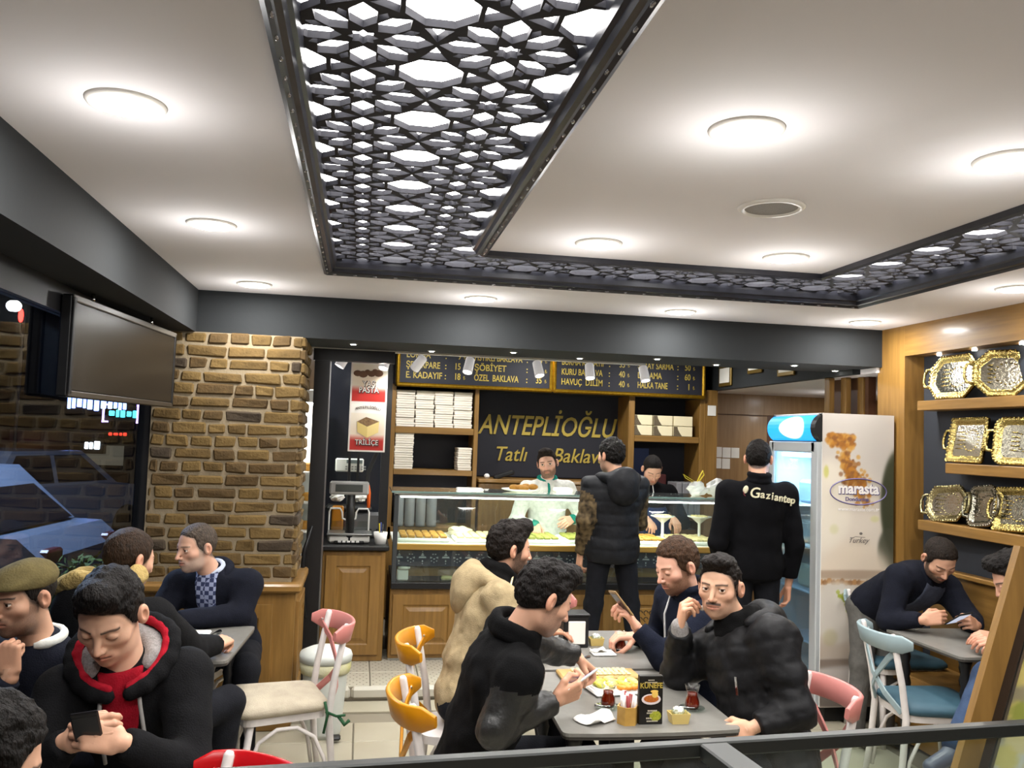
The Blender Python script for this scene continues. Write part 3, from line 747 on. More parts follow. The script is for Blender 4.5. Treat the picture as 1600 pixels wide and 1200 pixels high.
# menu boards
def menu(x0,x1,lab,cols):
    t = thing('menu_board',lab,'menu board',((x0+x1)/2,7.95,2.2)); z0,z1=2.205,2.615
    rb(((x0+x1)/2,7.965,(z0+z1)/2),(x1-x0,.03,z1-z0),.004,'board',m_navy,t)
    for a,b_,n in (((x0,z0),(x1,z0),'frame'),((x0,z1),(x1,z1),'frame')):
        rb(((x0+x1)/2,7.945,a[1]),(x1-x0+.03,.04,.036),.012,n,m_gold,t)
    for x in (x0,x1): rb((x,7.945,(z0+z1)/2),(.034,.04,z1-z0),.012,'frame',m_gold,t)
    for (xl,xr,rows) in cols:
        for k,(a,p) in enumerate(rows):
            z=2.482-.094*k; (xa,wa),xc,xp=xl,xr[0],xr[1]
            text('lettering',a,.084,m_goldtxt,t,(xa,7.947,z),align='LEFT',off=.0012,fit=wa[k])
            text('lettering',':',.084,m_goldtxt,t,(xc,7.947,z),off=.001)
            text('lettering',p,.084,m_goldtxt,t,(xp,7.947,z),align='RIGHT',off=.0012,sx=.72)
            text('lettering','₺',.05,m_goldtxt,t,(xp+.035,7.947,z-.008),sx=.8)
menu(.30,1.735,'left gold framed menu board with sherbet and baklava prices',[((.37,(.22,.31,.33)),(.735,.875),[('LOKMA','9'),('ŞEKERPARE','15'),('E. KADAYIF','18')]),((1.0,(.45,.30,.42)),(1.50,1.645),[('FISTIKLI BAKLAVA','35'),('ŞÖBİYET','28'),('ÖZEL  BAKLAVA','35')])])
menu(1.765,3.25,'right gold framed menu board with kadayif and sarma prices',[((1.83,(.42,.40,.40)),(2.30,2.455),[('BURMA KADAYIF','35'),('KURU BAKLAVA','40'),('HAVUÇ  DİLİM','40')]),((2.58,(.36,.24,.30)),(2.985,3.115),[('SARAY SARMA','50'),('DOLAMA','60'),('HALKA TANE','1')])])
struct(MB().box((.28,7.985,2.19),(3.28,8.4,2.62)).build('trim_7',m_navy))
# end post of the shelving
struct(MB().box((3.30,8.0,.07),(3.42,8.42,2.28)).build('trim_8',m_oz))
tag(rb((3.36,7.995,2.08),(.085,.008,.10),.002,'wall_note',m_paper,None),'blank white note fixed to the oak post by the second menu board','note')
# niche: wall panels, notes, frames, slats
nw = struct(MB().box((3.46,8.44,.07),(5.5,8.5,2.28)).build('wall_niche_back',M('dark_walnut',(84,52,30),.5)))
def wp(x0,x1,z0,z1): rb(((x0+x1)/2,8.43,(z0+z1)/2),(x1-x0,.02,z1-z0),.003,'panel',m_owall,nw)
wp(3.46,4.15,.08,2.06); wp(3.46,5.5,2.07,2.28); wp(4.75,5.5,.08,2.06)
for k,(x,z) in enumerate([(3.61,1.675),(3.705,1.672),(3.80,1.672),(3.605,1.56),(3.70,1.558)]):
    tag(rb((x,8.416,z),(.088,.006,.105),.001,'paper_note',m_paper,None),'white paper note on the oak door, %s'%['top row left','top row middle','top row right','bottom row left','bottom row right'][k],'note','paper notes on the oak door')
for k,(y,w,h,z) in enumerate([(7.75,.28,.20,2.41),(7.12,.28,.17,2.475),(6.55,.28,.2,2.43)]):
    t=thing('framed_picture',['small gold picture frame on the grey bulkhead, nearest the menu board','small gold picture frame on the grey bulkhead, middle one','small gold picture frame on the grey bulkhead, nearest the beam'][k],'picture frame',(3.39,y,z))
    rb((3.388,y,z),(.02,w,h),.005,'frame',M('old_gold',(120,98,46),.4,metal=.5),t); rb((3.377,y,z),(.006,w-.06,h-.06),.001,'picture',m_paper,t)
for k in range(3):
    tag(rb((3.455+.075*k,5.98-.10*k+.02,1.18),(.045,.07,2.2),.004,'wall_slat',m_oz,None),'upright oak slat behind the freezer, %s from the niche'%['first','second','third'][k],'slat','oak slats behind the freezer')
struct(MB().box((3.60,5.72,.07),(3.66,6.2,2.28)).build('trim_9',M('dark_walnut',(84,52,30),.5)))
# ---------------------------------------------------------------- glass display case
X0,X1,Yc=.255,2.93,6.50
dc = thing('display_case','long glass fronted baklava display case on oak cabinets','display case',(1.6,6.9,ZP))
rb(((X0+X1)/2,6.95,.36),(X1-X0,.86,.52),.006,'body',m_oz,dc)
rb(((X0+X1)/2,6.56,.095),(X1-X0,.04,.03),.004,'kick_strip',m_steel,dc)
n=5; w=(X1-X0)/n
for k in range(n): raised_panel(dc,(X0+w*(k+.5),6.52,.35),w*.92,.44,name='panel')
m_vent=M('black_vent_grille',(30,28,24),.5)
v=thing('vent_grille','black scrolled vent grille low on the oak counter front','vent',(2.2,6.495,.36)); WM['vent_grille']=Matrix.Translation((2.2,6.495,.36))
rb((2.22,6.492,.36),(.34,.012,.22),.003,'plate',M('vent_oak',(150,112,52),.5),v)
b=MB()
for i in range(7):
    for j in range(4):
        c=Vector((2.085+.045*i,6.486,.285+.05*j)); b.tube([c+Vector((.018*math.cos(a),0,.018*math.sin(a))) for a in [x*.9 for x in range(6)]],.004,5)
o=b.build('scrollwork',m_vent,v); o['kind']='stuff'
rb(((X0+X1)/2,6.5,.635),(X1-X0,.05,.05),.006,'black_sill',m_black,dc)
rb(((X0+X1)/2,6.95,.645),(X1-X0-.02,.80,.02),.003,'lower_deck',m_black,dc)
m_navyband=M('navy_band',(32,38,64),.35)
rb(((X0+X1)/2,6.62,.82),(X1-X0-.04,.02,.12),.003,'navy_band',m_navyband,dc)
rb(((X0+X1)/2,6.66,.72),(X1-X0-.04,.02,.08),.003,'oak_band',m_ox,dc)
b=MB(); m_orn=M('ornament_white',(200,204,214),.5)
for k in range(int((X1-X0-.1)/.088)):
    x=X0+.06+.088*k
    if k%2==0:
        b.prism([(-.03,-.004),(.03,-.004),(.024,.008),(-.024,.008)],lambda u,v,d:(x+u,6.6095-d,.825+v),0,.001)
        for s in (-1,1): b.ell((x,6.609,.825+s*.026),(.006,.001,.008),8,4); b.ell((x,6.609,.825+s*.045),(.004,.001,.005),8,4)
        b.ell((x,6.609,.842),(.014,.001,.005),8,4)
    else:
        for s in (-1,1):
            b.prism([(s*.012,0),(s*.03,.008),(s*.03,-.008)][::s],lambda u,v,d:(x+u,6.6095-d,.825+v),0,.001); b.ell((x+s*.01,6.609,.85),(.007,.001,.004),8,4); b.ell((x+s*.02,6.609,.80),(.006,.001,.004),8,4)
        b.ell((x,6.609,.815),(.008,.001,.005),8,4); b.ell((x,6.609,.79),(.004,.001,.005),8,4)
o=b.build('white_ornament',m_orn,dc); o['kind']='stuff'
rb(((X0+X1)/2,6.53,.915),(X1-X0,.04,.045),.005,'gilded_rail',M('gilded_rail',(168,134,64),.35,metal=.3),dc)
rb(((X0+X1)/2,6.92,.93),(X1-X0-.02,.74,.02),.003,'tray_deck',M('lit_deck',(236,232,222),.4),dc)
for x in (X0+.02,1.69,X1-.02):
    rb((x,6.515,.98),(.035,.03,.66),.004,'post',M('anthracite_post',(58,62,64),.4),dc)
rb(((X0+X1)/2,6.515,1.302),(X1-X0,.03,.018),.003,'top_rail',m_steel,dc)
rb(((X0+X1)/2,6.76,1.322),(X1-X0+.04,.54,.012),.003,'top_glass',m_cglass,dc)
rb(((X0+X1)/2,6.488,1.322),(X1-X0+.04,.006,.014),.002,'top_glass_edge',m_gedge,dc)
for a,b_ in ((X0+.04,1.672),(1.708,X1-.04)):
    MB().box((a,6.512,.945),(b_,6.518,1.292)).build('front_pane',m_cglass,dc); MB().box((a,6.512,.665),(b_,6.518,.89)).build('front_pane',m_cglass,dc)
rb(((X0+X1)/2,6.56,1.285),(X1-X0-.1,.03,.015),.003,'strip_light',m_caselight,dc)
for x in (.8,1.5,2.3): 
    l=lamp('AREA','lamp',(x,6.60,1.275),3,(1,.96,.9),size=.25,target=(x,6.85,.94))
# trays of baklava
m_tray=M('tray_white',(232,232,228),.35)
def blobs(name,par,x0,x1,y0,y1,z,nx,ny,mt,h=.02,seed=1):
    rr=random.Random(seed); b=MB()
    for i in range(nx):
        for j in range(ny):
            b.rbox((x0+(x1-x0)*(i+.5)/nx+rr.uniform(-.003,.003),y0+(y1-y0)*(j+.5)/ny,z+h/2),((x1-x0)/nx*.86,(y1-y0)/ny*.86,h*rr.uniform(.8,1.2)),.006)
    o=b.build(name,mt,par); o['kind']='stuff'; return o
m_bak=[m_past,M('pistachio_pastry',(150,150,66),.7,bump=.3,bs=80),M('pale_pastry',(226,206,150),.6,bump=.2,bs=60)]
k=0
for i in range(6):
    x=X0+.24+.435*i
    t=thing('baklava_tray','white tray of baklava on the lit deck, %s from the scale'%['nearest','second','third','fourth','fifth','farthest'][i],'tray',(x,6.80,.94),0,'baklava trays')
    rb((x,6.80,.955),(.40,.42,.03),.01,'tray',m_tray,t); blobs('pastry_pieces',t,x-.18,x+.18,6.61,6.99,.97,6,6,m_bak[(i*2+(i>2))%3],seed=i)
for q,(x,l) in enumerate([(2.48,'white plate of sweets raised inside the case by the second server'),(2.80,'white plate raised inside the case near the freezer')]):
    t=thing('sweet_plate',l,'plate',(x,6.88,.94)); b=MB(); b.lathe((x,6.88,.99),[(.03,-.05),(.012,-.04),(.012,.10),(.06,.14),(.10,.155),(.10,.16),(.05,.148),(0,.148)],24); b.build('stand',m_whitep,t,True)
    blobs('sweets',t,x-.06,x+.06,6.82,6.94,1.138,4,4,m_bak[2],.02,q)
t=thing('white_tub','white lidded tub on the black lower deck at the column end','tub',(.345,6.56,.66)); rb((.345,6.60,.70),(.085,.06,.085),.01,'tub',m_whitep,t); MB().lathe((.355,6.60,.743),[(.045,0),(.047,.012),(0,.018)],20).build('lid',m_white,t,True)
t=thing('clear_box','clear plastic box of sweets on the lower deck near the beige jacket','box',(.70,6.6,.66)); rb((.70,6.60,.70),(.16,.1,.09),.008,'box',m_acr,t); rb((.70,6.60,.675),(.13,.07,.03),.01,'sweets',m_bak[2],t)
t=thing('wrapped_dish','cellophane wrapped dish on the lower deck behind the bearded man','dish',(2.10,6.62,.66)); crumple('cellophane',(2.10,6.62,.76),.085,m_acr,5,t,1.2); rb((2.10,6.62,.69),(.12,.1,.06),.01,'dish',m_steel,t)
# things on the top glass
t=thing('croissant_plate','white plate of golden pastries on the glass counter top','plate',(1.25,6.75,1.328)); MB().lathe((1.25,6.75,1.328),[(.06,0),(.13,.012),(.15,.02),(.148,.024),(.12,.016),(0,.010)],28).build('plate',m_whitep,t,True)
for q,(dx,dy) in enumerate([(.0,0),(.05,.02),(-.045,.02),(.10,-.01),(.02,-.05)]):
    b=MB(); b.ell((1.25+dx,6.75+dy,1.36+.008*(q%2)),(.042,.03,.024),12,8); o=b.build('pastry',m_past,t,True)
tag(rb((.85,6.75,1.338),(.20,.16,.02),.006,'white_tray',m_whitep,None),'flat white tray on the glass top left of the pastries','tray')
tag(rb((1.62,6.85,1.345),(.14,.14,.035),.008,'paper_stack',m_paper,None),'stack of white sheets on the glass top beside the server','paper')
t=thing('carrier_bag','knotted white carrier bag with yellow handles on the glass top','bag',(2.72,6.75,1.328)); crumple('bag',(2.72,6.75,1.385),.08,m_whitep,9,t,.75)
m_yh=M('yellow_film',(226,206,70),.4)
MB().ribbon([(2.72,6.75,1.44),(2.745,6.74,1.50),(2.765,6.74,1.535),(2.775,6.74,1.50),(2.735,6.75,1.44)],.02,.003,(0,1,.2)).build('handle',m_yh,t)
MB().ribbon([(2.71,6.75,1.44),(2.65,6.75,1.47),(2.60,6.75,1.50),(2.62,6.75,1.47),(2.70,6.75,1.43)],.02,.003,(0,1,.2)).build('handle',m_yh,t)
tag(crumple('plastic_bag',(2.90,6.78,1.395),.085,m_whitep,12,flat=.8),'second white plastic bag beside the yellow handled bag','bag')
tag(crumple('glove_heap',(.80,6.92,.99),.10,M('cream_cloth',(206,196,170),.9),14,flat=.4),'heap of cream cloths inside the glass case','cloth')
# ---------------------------------------------------------------- ice cream freezer
FX0,FX1,FY0,FY1=2.945,3.46,5.20,5.88
fz = thing('ice_cream_freezer','tall glass door ice cream freezer with printed side and blue lit canopy','freezer',(3.2,5.54,0))
m_fzw=M('freezer_grey',(176,180,182),.4,metal=.1)
rb(((FX0+FX1)/2+.02,(FY0+FY1)/2,.05),(.46,.62,.09),.006,'plinth',m_blackp,fz)
rb(((FX0+FX1)/2,FY0+.02,1.04),(FX1-FX0,.04,1.88),.004,'side_panel',m_whitep,fz); rb(((FX0+FX1)/2,FY1-.02,1.04),(FX1-FX0,.04,1.88),.004,'side_panel',m_whitep,fz)
rb((FX1-.02,(FY0+FY1)/2,1.04),(.04,FY1-FY0-.08,1.88),.004,'back_panel',m_whitep,fz)
rb(((FX0+FX1)/2,(FY0+FY1)/2,1.955),(FX1-FX0,FY1-FY0,.05),.004,'top',m_whitep,fz); rb(((FX0+FX1)/2+.02,(FY0+FY1)/2,.15),(FX1-FX0-.06,FY1-FY0-.08,.1),.004,'bottom',m_whitep,fz)
dr=rb((FX0-.012,FY0+.045,.95),(.035,.085,1.68),.006,'door',m_fzw,fz); WM[dr.name]=Matrix()
for y,h in ((FY1-.035,.07),): rb((FX0-.012,y,.95),(.035,h,1.68),.006,'door_stile',m_fzw,dr)
rb((FX0-.012,5.54,1.755),(.035,.60,.07),.006,'door_rail',m_fzw,dr); rb((FX0-.012,5.54,.15),(.035,.60,.08),.006,'door_rail',m_fzw,dr)
MB().box((FX0-.016,FY0+.085,.19),(FX0-.010,FY1-.07,1.72)).build('door_glass',M_glass('freezer_glass',(214,234,246),.02,dirt=.06),dr)
for z in (.45,.78,1.08,1.36): rb((3.2,5.54,z),(.42,.58,.012),.003,'shelf',M('wire_shelf',(190,200,206),.4),fz)
rb((3.0,5.54,1.70),(.05,.52,.03),.004,'lamp',M('freezer_lamp',(214,238,255),.5,emit=8),fz); lamp('AREA','lamp',(3.06,5.54,1.67),4,(.75,.9,1),size=.3)
b=MB(); prof=[(0,0)]+[(.0,.0)]
arc=[(FX0+.05-.10*math.sin(a),1.88-.10*math.cos(a)*1.0) for a in [PI*i/12 for i in range(13)]]
pts=arc+[(FX0+.05,1.98)]
b.prism([(x,z) for x,z in arc],lambda u,v,d:(u,d,v),FY0+.06,FY1-.01); 
m_can=bpy.data.materials.new('canopy_light'); m_can.use_nodes=True; nt=m_can.node_tree; bs=nt.nodes['Principled BSDF']
tc=nt.nodes.new('ShaderNodeTexCoord'); mp=nt.nodes.new('ShaderNodeMapping'); mp.inputs['Location'].default_value=(0,-5.54,-1.89); nt.links.new(tc.outputs['Object'],mp.inputs[0])
mp.inputs['Scale'].default_value=(0,5.2,12); mp.inputs['Location'].default_value=(0,-5.52*5.2,-1.885*12)
gr=nt.nodes.new('ShaderNodeTexGradient'); gr.gradient_type='SPHERICAL'; nt.links.new(mp.outputs[0],gr.inputs[0])
cr_=nt.nodes.new('ShaderNodeValToRGB'); cr_.color_ramp.elements[0].position=.05; cr_.color_ramp.elements[0].color=s2l((20,118,190)); cr_.color_ramp.elements[1].position=.30; cr_.color_ramp.elements[1].color=(1,1,1,1)
nt.links.new(gr.outputs['Fac'],cr_.inputs[0]); nt.links.new(cr_.outputs[0],bs.inputs['Emission Color']); nt.links.new(cr_.outputs[0],bs.inputs['Base Color']); bs.inputs['Emission Strength'].default_value=1.6
b.build('canopy',m_can,fz)
b=MB(); b.prism([(x+.0,z) for x,z in arc],lambda u,v,d:(u,d,v),FY0,FY0+.06); b.build('canopy_cap',m_blackp,fz)
rb((FX0+.02,5.54,1.79),(.05,.66,.02),.004,'canopy_base',m_blackp,fz)
def fz_paint(u,v):
    n=len(u); c=np.tile(np.array((190.,184,177)),(n,1)); z=v*1.88; x=u*.515
    def bl(cx,cz,rx,rz,col,p=1.0,a=1.0):
        nonlocal c
        d=((x-cx)/rx)**2+((z-cz)/rz)**2; mk=(a/(1+np.exp((d-1)*6*p)))[:,None]; c=c*(1-mk)+np.array(col)*mk
    rs=np.random.RandomState(3); 
    c+= (np.sin(x*9+z*4)*4)[:,None]
    bl(.2,.95,.36,.55,(212,202,188)); bl(.05,1.28,.16,.3,(222,214,198)); bl(.50,.72,.16,.12,(226,222,218),2)
    for i in range(420):
        t_=i/420; cx=.06+.24*t_+rs.normal(0,.028); cz=1.70-.36*t_**1.3+rs.normal(0,.04)
        if t_<.4: cx=.03+.17*rs.rand()+.03*rs.rand(); cz=1.66+.08*rs.rand()**.7
        r_=rs.uniform(.008,.02); bl(cx,cz,r_,r_,[(178,120,48),(150,96,44),(196,146,70),(128,84,52)][rs.randint(4)],1.0,.75)
    bl(.03,1.50,.018,.04,(190,190,90),.8,.7); bl(.09,1.13,.03,.03,(196,196,130),.6,.4); bl(.38,1.20,.03,.02,(196,196,120),.7,.5)
    bl(.56,1.30,.14,.36,(58,62,46),2.5); bl(.48,.98,.08,.16,(70,72,58),1.6,.9)
    bl(.24,.66,.30,.40,(214,200,180),1.5); bl(.18,.36,.5,.05,(168,142,120),1,.8)
    for i in range(16): bl(.01+.033*i,.235+rs.normal(0,.004),.018,.014,(176,128,78),2,.9) if False else bl(.01+.033*i,.80*0+.79-.37*0-.0,.0001,.0001,(0,0,0))
    return c
def fz_paint2(u,v):
    c=fz_paint(u,v); rs=np.random.RandomState(5); z=v*1.88; x=u*.515
    def bl(cx,cz,rx,rz,col,p=1.0,a=1.0):
        nonlocal c
        d=((x-cx)/rx)**2+((z-cz)/rz)**2; mk=(a/(1+np.exp(np.clip((d-1)*6*p,-50,50))))[:,None]; c=c*(1-mk)+np.array(col)*mk
    bl(.25,.30,.6,.50,(186,174,160),2,.9); bl(.2,1.02-.06,.32,.34,(214,200,180),1.6,.0)
    bl(.25,.84,.5,.03,(150,128,108),1,.7)
    for i in range(18): bl(.0+.03*i,.79+rs.normal(0,.004),.020,.018,[(168,122,74),(140,98,60)][i%2],2,.9)
    bl(.12,.60,.17,.20,(206,200,190),2,.8); bl(.36,.64,.14,.17,(204,198,186),2,.8)
    for i in range(26): bl(.14+.004*i+rs.normal(0,.012),.72-.006*i+rs.normal(0,.012),.014,.014,(150,160,50),2,.7); 
    for i in range(14): bl(.26+.007*i,.68+.008*i+rs.normal(0,.008),.012,.012,(140,150,52),2,.7)
    bl(.07,.44,.05,.05,(176,166,120),.7,.5); bl(.22,.27,.5,.035,(112,98,88),1.5,.7); bl(.22,.16,.42,.10,(196,190,186),1.5,.8); bl(.28,.05,.6,.05,(92,84,78),2,.8)
    return c
m_gloss=M_vcol('printed_panel',.35,.4)
painted('printed_side',m_gloss,fz,(FX0+.002,FY0-.002,.10),(FX1-FX0-.004,0,0),(0,0,1.88),90,260,fz_paint2)
m_lav=M('logo_violet',(96,88,130),.5); m_lw=M('logo_white',(236,232,230),.5); m_gt=M('logo_grey',(112,104,100),.6)
b=MB(); cx,cz=3.205,1.475; N=40
ring=[(cx+.20*math.cos(2*PI*i/N),FY0-.004,cz+.084*math.sin(2*PI*i/N)) for i in range(N)]; b.tube(ring,.0042,4,True); b.build('logo_oval',m_lav,fz)
text('lettering','marasta',.098,m_lav,fz,(cx+.004,FY0-.0035,cz+.015),off=.006,sx=.93); text('lettering','marasta',.098,m_lw,fz,(cx,FY0-.005,cz+.018),off=.003,sx=.93)
text('lettering','Dondurma',.036,m_lav,fz,(cx-.01,FY0-.0035,cz-.05),off=.001,sx=1.05)
text('lettering','www.marasta.com.tr',.034,m_lw,fz,(cx,FY0-.0035,cz-.115),shear=.3,sx=1.02); text('lettering','Turkey',.05,m_gt,fz,(cx,FY0-.0035,1.16),shear=.45)
b=MB(); b.ribbon([(cx-.06,FY0-.004,1.165),(cx-.02,FY0-.004,1.185),(cx+.05,FY0-.004,1.18)],.003,.001,(0,0,1)); b.ell((cx+.02,FY0-.0035,1.205),(.012,.001,.009),8,4); b.build('tulip_mark',m_gt,fz)
# tubs in the freezer
for k,(y,z,c) in enumerate([(5.36,1.366,(226,226,226)),(5.62,1.366,(190,210,226)),(5.40,1.086,(236,232,224)),(5.66,1.086,(226,220,206)),(5.38,.786,(180,190,200)),(5.62,.786,(210,200,170))]):
    o=tag(rb((3.16,y,z+.08),(.20,.20,.16),.02,'ice_cream_tub',M('tub_%d'%k,c,.4),None),'ice cream tub in the freezer, %s shelf, %s'%(['upper','middle','lower'][k//2],['near side','far side'][k%2]),'tub','tubs in the freezer')
# ================================================================ ALCOVE: shelves and trays
for k,(y0,y1,z,l) in enumerate([(3.0,4.99,2.04,'top oak wall shelf with two gold trays in the dark alcove'),(3.0,4.72,1.655,'middle oak wall shelf, shorter than the others, in the dark alcove'),(3.0,4.98,1.29,'lowest oak wall shelf with three leaning trays in the dark alcove')]):
    tag(rb((3.55,(y0+y1)/2,z),(.14,y1-y0,.062),.004,'wall_shelf',m_oy,None),l,'shelf')
m_sil=M('tray_silver',(172,168,152),.16,metal=1,bump=.25,bs=70); m_gld=M('tray_gold',(186,168,104),.24,metal=1,bump=.6,bs=90)
m_sil2=M('tray_pewter',(132,128,114),.2,metal=1,bump=.3,bs=60)
def rrect(w,h,r,n=5,wob=0,lob=10):
    P=[]
    for cx,cy,a0 in ((w/2-r,h/2-r,0),(-w/2+r,h/2-r,PI/2),(-w/2+r,-h/2+r,PI),(w/2-r,-h/2+r,1.5*PI)):
        for i in range(n+1): P.append((cx+r*math.cos(a0+PI/2*i/n),cy+r*math.sin(a0+PI/2*i/n)))
    return P
def tray(y,zb,w,h,lean,turn,lab,inner,rim,style,roll=0):
    """upright tray leaning on the alcove wall; local u along wall (-y), v up, d out to the room (-x)"""
    t=thing('serving_tray',lab,'tray',(3.53,y,zb))
    rot=Matrix.Rotation(turn,3,'Z')@Matrix.Rotation(lean,3,'Y'); c0=Vector((3.535,y,zb))
    cr,sr=math.cos(roll),math.sin(roll)
    def P(u,v,d):
        u2,v2=u*cr-v*sr,u*sr+v*cr+h/2*1.0
        return c0+rot@Vector((-d,-u2,v2))
    cl={'oct':.30,'round':.22,'sq':.06}[style]*h; n=1 if style=='oct' else 5
    def loop(ins,d): return [P(u,v,d) for u,v in rrect(w-2*ins,h-2*ins,max(cl-ins*.6,.008),n)]
    lv=[(0,.010),(.0,.016),(.012,.020),(.022,.016),(.030,.010),(.036,.004),(.045,.0015)]
    vs=[];fs=[];m=len(loop(0,0))
    for ins,d in lv: vs+=loop(ins,d)
    for i in range(len(lv)-1):
        for k in range(m): fs.append((i*m+k,i*m+(k+1)%m,(i+1)*m+(k+1)%m,(i+1)*m+k))
    b=MB(); b.add(vs,fs); b.add(loop(.002,-.001),[tuple(range(m))[::-1]]); o=b.build('rim',rim,t,True)
    b=MB(); b.add(loop(.044,.0018),[tuple(range(m))]); b.build('dish',inner,t)
    b=MB(); L=rrect(w-.012,h-.012,max(cl-.004,.008),n); per=[]
    for i in range(m):
        a=Vector(L[i]); c=Vector(L[(i+1)%m]); q=max(1,int((c-a).length/.022))
        for j in range(q): per.append(a.lerp(c,j/q))
    for p in per: b.ell(P(p.x,p.y,.018),(.007,.008,.008),6,4)
    o=b.build('rim_beads',rim,t,True); o['kind']='stuff'
    for sg in (-1,1):
        pts=[P(sg*(w/2-.01),-.06,.014),P(sg*(w/2+.025),-.055,.02),P(sg*(w/2+.038),-.02,.024),P(sg*(w/2+.038),.02,.024),P(sg*(w/2+.025),.055,.02),P(sg*(w/2-.01),.06,.014)]
        if style!='sq' or True: MB().tube(pts,[.008,.010,.009,.009,.010,.008],8).build('handle',rim,t,True)
    b=MB()
    for i in range(18):
        a=2*PI*i/18; b.ell(P(.03+.07*math.cos(a),.07*math.sin(a)*.9,.003),(.004,.012,.004),6,4)
    for i in range(5): b.ell(P(-.07,-.05+.025*i,.003),(.002,.05,.004),6,4)
    o=b.build('engraving',rim,t,True); o['kind']='stuff'
tray(4.74,2.075,.40,.275,.16,.05,'large octagonal gilt tray at the left of the top alcove shelf',m_sil,m_gld,'oct')
tray(4.32,2.072,.30,.275,.22,.75,'gilt tray turned edge-on at the right of the top alcove shelf',m_sil2,m_gld,'oct')
tray(4.62,1.69,.36,.275,.18,-.1,'square gilt tray with one large handle on the middle alcove shelf',m_sil,m_gld,'sq')
tray(4.16,1.69,.34,.27,.18,.35,'dark silver tray with gold handle, right of the square tray on the middle shelf',m_sil2,m_gld,'round')
tray(4.80,1.325,.36,.225,.2,.0,'wide silver tray tilted at the left end of the lowest alcove shelf',m_sil,M('tray_lightgold',(172,164,124),.2,metal=1,bump=.6,bs=90),'oct',.10)
tray(4.49,1.325,.23,.245,.2,-.05,'plain rounded silver tray in the middle of the lowest alcove shelf',m_sil2,m_sil2,'round',.12)
tray(4.24,1.325,.29,.25,.2,.0,'square tray with twisted gold rim at the right of the lowest alcove shelf',m_sil2,m_gld,'sq',.06)
for k,y in enumerate((4.92,4.60,4.22)):
    b=MB(); b.lathe((3.585,y,2.366),[(0,-.004),(.012,-.004),(.015,0)],12); tag(b.build('alcove_spot',m_led,None),'tiny spot in the alcove top, %s from the oak post'%['first','second','third'][k],'spot light','alcove spots')
    lamp('SPOT','lamp',(3.575,y,2.355),1.5,(.95,.97,1),.01,(3.60,y,1.5),80)
bn=thing('oak_bench','oak wall bench with high panelled back under the tray alcove','bench',(3.4,3.4,0))
rb((3.40,3.3,.42),(.42,3.3,.06),.01,'seat',m_oy,bn); rb((3.57,3.3,.72),(.05,3.3,.60),.006,'back',m_oy,bn); rb((3.44,3.3,.20),(.30,3.2,.38),.006,'base',m_oy,bn); rb((3.56,3.3,1.02),(.08,3.3,.03),.006,'cap',m_oy,bn)
# ================================================================ TABLES
def rpoly(pts,r=.03,n=4,bow=()):
    out=[];m=len(pts)
    for i in range(m):
        p=Vector(pts[i]);a=(Vector(pts[i-1])-p).normalized();c=(Vector(pts[(i+1)%m])-p).normalized()
        p0=p+a*r;p1=p+c*r
        for k in range(n+1):
            t=k/n; out.append(tuple(p0*(1-t)**2+p*2*t*(1-t)+p1*t*t))
        if i in bow:
            q=Vector(pts[(i+1)%m]); mid=(p+q)/2; nrm=Vector((c.y,-c.x)); 
            for t in (.2,.4,.6,.8): out.append(tuple(p.lerp(q,t)+nrm*.014*math.sin(PI*t)))
    return out
def table(lab,pts,legs,bow=()):
    c=sum((Vector(p) for p in pts),Vector((0,0)))/len(pts); t=thing('cafe_table',lab,'table',(c.x,c.y,0),0,'grey topped cafe tables')
    P=rpoly(pts,.035,4,bow); f=lambda u,v,d:(u,v,d)
    b=MB(); b.prism(P,f,.738,.75); b.build('tabletop',m_table,t); b=MB(); b.prism([tuple(c+(Vector(p)-c)*.992) for p in P],f,.727,.7378); b.build('top_underside',m_tablee,t)
    for x,y in legs:
        b=MB(); prof=[(.030,.0),(.034,.02),(.022,.05)]
        for i in range(17): prof.append((.020+.008*(i%2),.08+.036*i))
        prof+=[(.03,.70),(.036,.727)]; b.lathe((x,y,0),prof,12); b.build('leg',m_black,t,True)
    rb((c.x,c.y,.715),(.36,.40,.02),.004,'frame',m_black,t)
    return t
table('grey table with tea glasses and fruit plate, nearest the camera',[(.72,2.93),(1.37,2.93),(1.385,3.70),(.75,3.70)],[(.775,3.0),(1.31,3.0),(.80,3.62),(1.32,3.62)],(0,))
table('grey table with the napkin holder, joined behind the tea table',[(.755,3.735),(1.385,3.735),(1.40,4.48),(.78,4.48)],[(.83,3.80),(1.33,3.80),(.83,4.40),(1.34,4.40)])
table('grey table before the brick pillar with a plate of food',[(-1.12,3.93),(-.53,3.93),(-.49,4.62),(-1.12,4.62)],[(-1.05,4.0),(-.62,4.05),(-.60,4.52),(-1.05,4.54)])
table('grey table by the oak wall bench under the trays',[(2.94,3.86),(3.46,3.86),(3.46,4.50),(2.94,4.50)],[(3.02,3.94),(3.38,3.94),(3.02,4.42),(3.38,4.42)])
